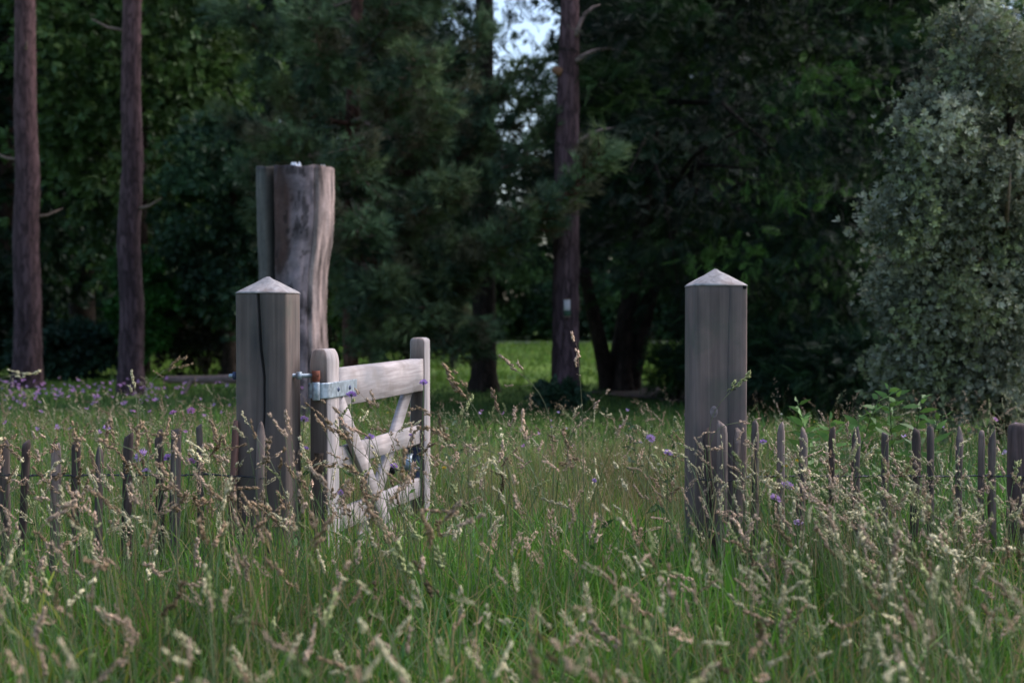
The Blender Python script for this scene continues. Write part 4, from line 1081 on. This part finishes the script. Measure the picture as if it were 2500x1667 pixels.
def stalks(gs, gh, n, xr, yr, zr, tm, colw, hl, accept=None):
    x = rng.uniform(*xr, n); y = rng.uniform(*yr, n); m = np.abs(x) < .385 * y + 1.0
    for bx0, by0, r in BOXES: m &= ~((np.abs(x - bx0) < r) & (np.abs(y - by0) < r))
    m &= fbm(np.stack([x * 1.6, y * 1.6, x * 0 + n * .01], -1), 7 + n, 2) > rng.uniform(.24, .5, n)
    if accept is not None: m &= accept(x, y)
    x, y = x[m], y[m]; n = len(x)
    h = rng.uniform(zr[0], zr[1], n); a = rng.normal(2.9, 1.7, n); lean = np.abs(rng.normal(0, .2, n)) + .04
    d = np.stack([np.cos(a), np.sin(a) * .8, 0 * a], -1); base = np.stack([x, y, gz(x, y)], -1)
    ts = [0, .35, .65, .85, 1.0]; Vs = []; pts = []
    w = rng.uniform(.0013, .0024, n)
    for t in ts:
        c = base + d * (h * lean * (t ** 2.2))[:, None] + np.array([0, 0, 1.0]) * (h * t * (1 - .12 * t * lean))[:, None]; pts.append(c)
        for k in range(3):
            ph = k * 2.094; Vs.append(c + np.array([math.cos(ph), math.sin(ph), 0]) * (w * (1 - .45 * t))[:, None])
    V = np.stack(Vs, 1); tt = grid_tris(5, 3, True); T = tt[None] + (np.arange(n) * 15)[:, None, None]
    sc = np.asarray([(.14, .21, .09), (.2, .24, .13), (.32, .26, .14)])[rng.choice(3, n, p=[.55, .3, .15])] * rng.uniform(.7, 1.3, (n, 1))
    gs.add(V.reshape(-1, 3), T.reshape(-1, 3), np.repeat(sc[:, None], 15, 1).reshape(-1, 3))
    top = pts[-1]; dirn = norm(pts[-1] - pts[-2]); nod = (rng.random(n) ** 1.5)[:, None]
    dirn = norm(dirn + d * nod * 1.1 - np.array([0, 0, .55]) * nod ** 2)
    names = list(colw); pc = np.array([colw[k] for k in names]); ci = rng.choice(len(names), n, p=pc / pc.sum())
    cols = np.asarray([HC[k] for k in names])[ci] * rng.uniform(.75, 1.25, (n, 1)); which = rng.integers(0, len(tm), n)
    L = rng.uniform(*hl, n)
    for k, (tv, tt2, tc) in enumerate(tm):
        s = which == k; mm = int(s.sum())
        if not mm: continue
        scatter(gh, tv, tt2, top[s] - dirn[s] * .004, frames(dirn[s]), np.stack([L[s] * rng.uniform(.9, 1.35, mm)] * 2 + [L[s]], -1), cols[s], tc.mean(1))
gs, gh = Geo(), Geo()
mixn = {'brown': .18, 'mauve': .24, 'pale': .28, 'green': .2, 'pink': .07, 'dark': .03}
stalks(gs, gh, 1850, (-2.7, 2.7), (2.9, 4.9), (.4, .66), COCK, mixn, (.035, .10))
stalks(gs, gh, 130, (-.75, .25), (3.9, 4.9), (.58, .84), COCK, mixn, (.05, .10))
stalks(gs, gh, 200, (.55, 1.5), (4.1, 4.9), (.5, .76), COCK, {'pale': .45, 'green': .25, 'mauve': .3}, (.04, .08))
stalks(gs, gh, 110, (-2.4, -.8), (4.0, 4.9), (.55, .8), COCK, {'brown': .5, 'mauve': .3, 'pale': .2}, (.06, .11))
stalks(gs, gh, 560, (-1.9, 1.9), (2.05, 3.3), (.34, .62), COCK, mixn, (.045, .085))
stalks(gs, gh, 200, (-1.9, 1.9), (2.05, 3.3), (.34, .6), FOG, {'pale': .6, 'pink': .4}, (.05, .08))
stalks(gs, gh, 420, (.5, 2.8), (3.2, 4.9), (.42, .66), COCK, {'pale': .5, 'green': .3, 'mauve': .2}, (.06, .1))
stalks(gs, gh, 280, (-2.6, .2), (3.2, 5.0), (.5, .74), COCK, {'brown': .55, 'mauve': .35, 'pale': .1}, (.07, .12))
stalks(gs, gh, 520, (-2.7, 2.7), (2.6, 5.4), (.4, .62), FOG, {'pale': .5, 'pink': .3, 'mauve': .2}, (.06, .09))
stalks(gs, gh, 800, (-3.5, 3.6), (5.3, 9), (.42, .62), COCKLOW, {'brown': .4, 'mauve': .3, 'pale': .2, 'green': .1}, (.06, .1))
stalks(gs, gh, 2200, (-3.8, 3.8), (5.2, 9.2), (.35, .6), THIN, {'brown': .45, 'mauve': .35, 'pale': .2}, (.09, .16))
stalks(gs, gh, 400, (-3.6, 3.6), (5.3, 9), (.35, .55), FOGLOW, {'pale': .5, 'pink': .4, 'mauve': .1}, (.05, .08))
stalks(gs, gh, 500, (-5.5, -1), (9, 12.5), (.35, .55), FOGLOW + COCKLOW, {'pale': .4, 'mauve': .4, 'brown': .2}, (.07, .1))
tag(gs.build('grass_stems', M['grass']), 'thin stems of flowering grasses through the meadow', 'grass', kind='stuff')
tag(gh.build('grass_seed_heads', M['seed']), 'mass of tan and mauve grass seed heads across the meadow', 'grass', kind='stuff')

# ---- single tall stalks that stand out
def stalk(label, tip, base_px, Y, hl, ang, col, tm=COCK, k=0, extra=None, fat=1.1):
    """tip: photo position of the head's tip; ang: direction (deg, 0 = right, 90 = up) in which the head points"""
    p = at(tip[0], tip[1], Y); dv = np.array([math.cos(R(ang)), rng.normal(0, .15), math.sin(R(ang))])
    hl = hl * 1.3; dv = norm(dv); hb_ = p - dv * hl
    bx0 = at(base_px, 1300, Y)[0]; base = np.array([bx0, Y + rng.normal(0, .03), 0.0])
    root = empty('grass_stalk', tuple(base), label, 'grass')
    c1 = np.array([base[0] * .75 + hb_[0] * .25, base[1], hb_[2] * .62]); c2 = hb_ - dv * min(.22, .3 * hb_[2]); 
    ts = np.linspace(0, 1, 16)[:, None]
    P = base * (1 - ts) ** 3 + 3 * c1 * ts * (1 - ts) ** 2 + 3 * c2 * ts ** 2 * (1 - ts) + hb_ * ts ** 3 - base
    g = Geo(); tube(g, P, np.linspace(.0019, .0011, 16), 5, np.array([.17, .19, .1]) * rng.uniform(.8, 1.2)); g.build('stem', M['grass'], root, True)
    g = Geo(); tv, tt, tc = tm[k % len(tm)]
    scatter(g, tv, tt, [hb_ - base], frames(dv[None], np.array([rng.uniform(0, 6.28)])), np.array([[hl * fat, hl * fat, hl]]), np.array([HC[col]]) * rng.uniform(.9, 1.15), tc.mean(1))
    g.build('seed_head', M['seed'], root)
    if extra:
        for (ex, ey, el, ea) in extra:
            p2 = at(ex, ey, Y); d2 = norm(np.array([math.cos(R(ea)), .05, math.sin(R(ea))])); b2 = p2 - d2 * el
            i = int(np.argmin(np.linalg.norm(P + base - (b2 - np.array([0, 0, .03])), axis=1)))
            g = Geo(); tube(g, [P[i], (P[i] + b2 - base) / 2 + [0, 0, -.004], b2 - base], [.001, .0009, .0008], 4, (.17, .19, .1)); g.build('side_stem', M['grass'], root, True)
            g = Geo(); tv, tt, tc = tm[(k + 3) % len(tm)]; scatter(g, tv, tt, [b2 - base], frames(d2[None]), np.array([[el * 1.3, el * 1.3, el]]), np.array([HC[col]]), tc.mean(1)); g.build('side_head', M['seed'], root)
stalk('tall grass stalk with twin tan heads right of the gate', (1081, 898), 1190, 4.3, .105, 128, 'brown', k=0, extra=[(1116, 907, .07, 118), (1102, 978, .03, 170)])
stalk('tall arching grass stalk with drooped pinkish head against the dark lawn', (1219, 872), 1345, 4.4, .075, 142, 'mauve', k=1, extra=[(1232, 942, .035, 178)])
stalk('tallest straight grass stalk in front of the middle pine trunk', (1406, 818), 1425, 4.4, .082, 96, 'pink', k=2, extra=[(1408, 915, .014, 170), (1400, 1035, .045, 250)])
stalk('grass stalk with head curving right beside the middle pine foot', (1482, 956), 1430, 4.4, .068, 45, 'mauve', k=3, extra=[(1425, 1040, .03, 250)])
stalk('grass stalk with head crossing the right edge of the free gate post', (1833, 912), 1790, 4.5, .075, 42, 'green', k=4, extra=[(1775, 952, .02, 200)])
stalk('grass stalk with pale head pointing right past the free gate post', (1853, 1027), 1800, 4.6, .055, 6, 'pink', k=5, extra=[(1800, 1075, .05, 250)])
stalk('grass stalk leaning over the mid rail with mauve head left of the brace', (872, 950), 1000, 4.5, .07, 128, 'mauve', k=6, extra=[(905, 957, .06, 112)])
stalk('grass stalk with brown head at the closing stile below the top rail', (1005, 994), 1120, 4.4, .06, 165, 'brown', k=7)
stalk('grass stalk with heavy tan head hanging right of the closing stile', (1025, 1030), 1160, 4.2, .085, 155, 'brown', k=8)
stalk('grass stalk with tan head low right of the closing stile', (1100, 1078), 1180, 4.3, .075, 168, 'mauve', k=2)
stalk('grass stalk with tan head across the hinge stile top', (790, 978), 960, 4.4, .065, 150, 'brown', k=3)
stalk('grass stalk with knotted head across the hinge stile middle', (792, 1032), 985, 4.3, .1, 142, 'brown', k=4, extra=[(870, 1050, .05, 150)])
stalk('grass stalk with tan head across the hinge stile by the mid rail', (798, 1126), 975, 4.3, .09, 160, 'brown', k=5)
stalk('grass stalk with rounded brown head below the crossing braces', (852, 1195), 985, 4.3, .075, 165, 'brown', k=6)
stalk('grass stalk with slanting greenish head in the middle of the opening', (1100, 1190), 1190, 4.2, .1, 122, 'green', k=7)
stalk('grass stalk with narrow upright head in the middle of the opening', (1378, 1040), 1400, 4.6, .09, 105, 'brown', k=8, extra=[(1392, 1110, .06, 100)])
stalk('grass stalk with dark drooping head in the middle of the opening', (1222, 1215), 1260, 4.4, .07, 265, 'dark', k=0)
stalk('grass stalk with lilac-tinged head in the middle of the opening', (1257, 1105), 1340, 4.6, .05, 135, 'mauve', k=1)
stalk('grass stalk with pale bead-like heads right of centre in the opening', (1448, 1125), 1470, 4.5, .055, 100, 'pale', k=2, extra=[(1475, 1170, .03, 100)])
stalk('grass stalk with pale yellowish head right of centre in the opening', (1508, 1135), 1530, 4.5, .085, 112, 'pale', k=3)
stalk('grass stalk with dark green head low at the gate foot', (960, 1330), 1010, 3.7, .09, 110, 'green', k=4, fat=1.5)
stalk('grass stalk with pale green drooping head right of the gate foot', (1035, 1290), 1110, 3.8, .1, 125, 'green', k=5, fat=1.5)
stalk('grass stalk with dark olive hanging head below the gate', (1012, 1380), 1060, 3.6, .085, 130, 'dark', k=6, fat=1.5)
stalk('grass stalk with pink upright head near the middle of the opening', (1345, 1240), 1345, 4.2, .1, 95, 'pink', FOG, 1)
stalk('grass stalk with pale pink upright head left of the middle', (1205, 1272), 1205, 4.2, .075, 93, 'pink', FOG, 2)
stalk('grass stalk with loose tan heads beside the left fence top', (450, 870), 380, 4.4, .06, 35, 'brown', k=7, extra=[(470, 890, .05, 8), (375, 905, .04, 150)])
stalk('grass stalk with pale blurred head in front of the left pine foot', (100, 905), 60, 3.8, .055, 8, 'pale', k=8, extra=[(20, 905, .04, 175)])
stalk('grass stalk with stubby pale head in front of the slimmer left pine foot', (322, 905), 325, 4.4, .06, 95, 'pale', k=1)
stalk('grass stalk with long tan head over the left palings', (195, 1060), 330, 4.2, .1, 165, 'brown', k=2, extra=[(345, 1052, .08, 168)])
stalk('grass stalk with brown head lying across the left gate post foot', (560, 1210), 420, 4.5, .1, 12, 'brown', k=3)
stalk('grass stalk with brown head against the left post beside the front paling', (705, 1268), 600, 4.5, .06, 28, 'brown', k=4)
stalk('grass stalk with blurred pale head over the right palings', (2150, 1240), 2080, 4.0, .08, 10, 'pale', k=5)
stalk('grass stalk with thick blurred tan head low among the right palings', (2330, 1350), 2200, 3.9, .11, 165, 'pale', k=6)

# ---- flowers
def scabious_mesh(r, col, petals=26):
    g = Geo(); n = petals
    for ring, (rr, tilt, L) in enumerate(((1.0, .25, .62), (.75, .6, .5), (.45, 1.0, .42))):
        m = int(n * (1 - .25 * ring)); a = np.linspace(0, 6.283, m, endpoint=False) + ring * .2 + rng.normal(0, .08, m)
        d = np.column_stack([np.cos(a) * math.cos(tilt), np.sin(a) * math.cos(tilt), np.full(m, math.sin(tilt))])
        p = np.column_stack([np.cos(a), np.sin(a), 0 * a]) * r * rr * .35; p[:, 2] = r * .15 * ring
        v, t = template_leaf(.42); scatter(g, v, t, p, frames(d + rng.normal(0, .12, d.shape)), rng.uniform(.8, 1.15, m) * r * L * 1.25, np.tile(col, (m, 1)) * rng.uniform(.8, 1.25, (m, 1)))
    return g
def flower(name, label, px, py, Y, r, col, base_px=None, group=None, tilt=(0, 0), cat='flower'):
    p = at(px, py, Y); bx0 = at(base_px if base_px is not None else px + rng.normal(0, 25), 1300, Y)[0]
    root = empty(name, (bx0, Y, 0), label, cat, group); base = np.array([bx0, Y, 0.0])
    q = p - base; ts = np.linspace(0, 1, 9)[:, None]
    P = (1 - ts) ** 2 * 0 + 2 * ts * (1 - ts) * np.array([q[0] * .15, 0, q[2] * .65]) + ts ** 2 * q
    g = Geo(); tube(g, P, np.linspace(.0022, .0013, 9), 5, (.09, .15, .06)); st = g.build('stem', M['grass'], root, True)
    g = Geo(); 
    v, t = template_leaf(.25); m = 6; zz = rng.integers(1, 6, m); aa_ = rng.uniform(0, 6.28, m)
    scatter(g, v, t, P[zz], frames(np.column_stack([np.cos(aa_), np.sin(aa_), np.full(m, .5)])), rng.uniform(.05, .09, m), rcol((.06, .12, .035), m)); g.build('leaves', M['grass'], root)
    g = scabious_mesh(r, np.array(col)); hd = g.build('flower_head', M['petal'], root); hd.location = tuple(q); hd.rotation_euler = (R(25 + tilt[0]), R(tilt[1]), 0)
    g = Geo(); tube(g, [(0, 0, -r * .35), (0, 0, -r * .1), (0, 0, r * .12)], [r * .12, r * .38, r * .3], 8, (.07, .12, .04)); cu = g.build('calyx', M['grass'], hd, True)
    return root
VI = (.46, .28, .62); LI = (.56, .38, .64); MG = (.5, .24, .48)
for lab, px, py, Y, r, c in (
    ('violet scabious flower in front of the hinge strap', 858, 964, 4.5, .018, VI), ('violet scabious flower at the right end of the top rail', 1034, 934, 4.5, .015, VI),
    ('lilac flower seen between the left post and the hinge stile', 742, 1024, 5.4, .021, LI), ('smaller violet flower low between the left post and the hinge stile', 745, 1096, 5.6, .018, VI),
    ('violet flower above the mid rail inside the gate', 903, 1068, 4.8, .018, VI), ('violet flower beside the latch knob', 962, 1137, 5.2, .017, VI),
    ('small violet flower low beside the hinge stile', 832, 1202, 4.9, .013, VI), ('pale violet flower in the grass left of the free gate post', 1588, 1070, 5.2, .02, LI),
    ('violet flower touching the left edge of the free gate post', 1631, 1106, 4.6, .017, VI), ('magenta thistle-like flower over the left fence near the post', 466, 1126, 5.0, .019, MG),
    ('violet flower between the left palings', 410, 1118, 5.1, .022, VI), ('pale lilac flower cluster among the left palings', 345, 1112, 5.3, .03, LI),
    ('violet flower low among the left palings', 358, 1150, 5.2, .018, VI), ('pink flower in the meadow above the left fence', 466, 1003, 6.5, .022, MG),
    ('pinkish flower second in the meadow above the left fence', 423, 1008, 6.5, .02, MG), ('lilac flower resting against the right palings', 1922, 1186, 4.7, .024, LI),
    ('lilac flower lower against the right palings', 1892, 1218, 4.6, .024, LI), ('small violet flower in the grass right of the free gate post', 1863, 1079, 5.6, .016, VI),
    ('faint lilac flower low in front of the right fence', 1948, 1276, 4.4, .016, LI), ('tiny violet flower in the middle of the opening', 1451, 1173, 4.8, .009, VI),
    ('pale lilac flower left of the left fence posts', 262, 1044, 5.2, .018, LI), ('small violet flower between the gate braces', 1003, 1062, 5.0, .008, VI)):
    flower('scabious_flower', lab, px, py, Y, r, c, group='purple meadow flowers', tilt=(rng.normal(0, 15), rng.normal(0, 15)))
for lab, px, py in (('small yellow flower in the grass right of the closing stile', 1084, 1142), ('yellow flower right of the second bare right paling', 1946, 1125), ('yellow flower lower left of the other among the right palings', 1918, 1137), ('yellow flower among the far left palings', 66, 1183)):
    flower('yellow_flower', lab, px, py, 5.15, .009, (.6, .42, .03), group='small yellow meadow flowers')
# far flowers too many to count
g = Geo()
def far_flowers(n, xr, yr, zr, cols, r, acc=None):
    x = rng.uniform(*xr, n); y = rng.uniform(*yr, n); m = np.abs(x) < .385 * y + .6
    x, y = x[m], y[m]; n = len(x); z = rng.uniform(*zr, n); v, t = template_leafbunch(7, .6, 1.5)
    scatter(g, v, t, np.column_stack([x, y, z]), frames(np.tile([0, -.3, 1.0], (n, 1)) + rng.normal(0, .2, (n, 3))), rng.uniform(.7, 1.2, n) * r, np.asarray(cols)[rng.integers(0, len(cols), n)])
far_flowers(80, (-5.5, -1.2), (7.5, 12.5), (.4, .58), [MG, (.36, .22, .4)], .02)
far_flowers(230, (-5.5, -2.9), (10.5, 12.8), (.42, .54), [(.36, .22, .42), MG], .021)
far_flowers(26, (-.6, 1.4), (7.2, 9.2), (.4, .56), [MG, LI], .014)
far_flowers(14, (1.5, 4.5), (5.6, 8.0), (.4, .62), [MG, LI], .02)
far_flowers(60, (-3.5, 3.5), (5.4, 9.0), (.35, .55), [(.55, .4, .05), (.6, .6, .5)], .008)
tag(g.build('meadow_flowers', M['petal']), 'scattered small purple and yellow flowers farther back in the meadow', 'flowers', kind='stuff')

# ---- leafy weeds behind the right-hand fence and by the dead trunk
def weed(label, px, py, Y, nleaf, col, L, group):
    p = at(px, py, Y); root = empty('leafy_weed', (p[0], Y, 0), label, 'plant', group)
    h = p[2]; lean = rng.normal(0, .06); ts = np.linspace(0, 1, 8); P = np.column_stack([lean * ts ** 2, rng.normal(0, .03) * ts, h * ts])
    g = Geo(); tube(g, P, np.linspace(.004, .0018, 8), 6, (.08, .13, .04)); g.build('stem', M['grass'], root, True)
    g = Geo(); t = .3 + .7 * (np.arange(nleaf) / nleaf) ; q = np.column_stack([np.interp(t, ts, P[:, i]) for i in range(3)]); a = np.arange(nleaf) * 1.57 + rng.normal(0, .3, nleaf)
    d = np.column_stack([np.cos(a), np.sin(a), rng.normal(.35, .25, nleaf)]); v = np.array([[0, 0, 0], [.17, .04, .3], [.12, .02, .65], [0, -.1, 1.0], [-.12, .02, .65], [-.17, .04, .3]]); tt = np.array([[0, 1, 5], [1, 2, 4], [1, 4, 5], [2, 3, 4]])
    scatter(g, v, tt, q, frames(d), L * rng.uniform(.7, 1.2, nleaf) * (1.15 - .5 * t), rcol(col, nleaf, .3)); g.build('leaves', M['leaf'], root)
WC = (.1, .19, .045)
for q, (px, py, Y) in enumerate(((2010, 975, 6.2), (2062, 965, 6.4), (2100, 1010, 6.0), (2150, 945, 6.6), (2185, 940, 6.5), (2215, 960, 6.4), (1985, 1010, 6.0), (2250, 1005, 6.2), (2125, 985, 6.8), (2040, 1020, 5.9))):
    words = ['leftmost tall one', 'tall one, second of the cluster', 'short one below the middle of the cluster', 'tallest middle one', 'tallest one toward the silver tree', 'tall one nearest the silver tree', 'short one at the left end', 'short one at the right end', 'one half hidden at the back of the cluster', 'short one in front on the left'][q]
    weed('leafy green weed behind the right fence, ' + words, px, py, Y, 38, WC, .11, 'leafy weeds behind the right fence')
for q, (px, py, Y) in enumerate(((722, 1030, 9.5), (735, 1062, 8.5), (716, 1075, 8.8), (748, 1045, 10.5))):
    words = ['nearest the post', 'in front', 'lowest', 'nearest the hinge stile'][q]
    weed('blue-green leafy weed at the foot of the dead trunk, ' + words, px, py, Y, 30, (.05, .1, .085), .08, 'blue-green weeds below the dead trunk')
for q, (px, py, Y) in enumerate(((1548, 1018, 7.6), (1563, 1022, 7.4), (1122, 1012, 7.6), (1108, 1016, 7.4), (1640, 1020, 7.0))):
    words = ['in the opening beside the free post', 'just left of the free post, lower', 'right of the gate, back row', 'right of the gate, front row', 'touching the free post'][q]
    weed('leafy thistle-like weed ' + words, px, py, Y, 24, (.07, .12, .06), .07, 'leafy weeds at the back of the meadow')
for q, (px, py, Y) in enumerate(((880, 1300, 5.0), (915, 1330, 4.8), (700, 1330, 4.9))):
    words = ['between the lower rails', 'at the foot of the brace', 'at the foot of the left post'][q]
    weed('broad green leafy weed under the gate ' + words, px, py, Y, 22, (.05, .13, .03), .075, 'green weeds under the gate')
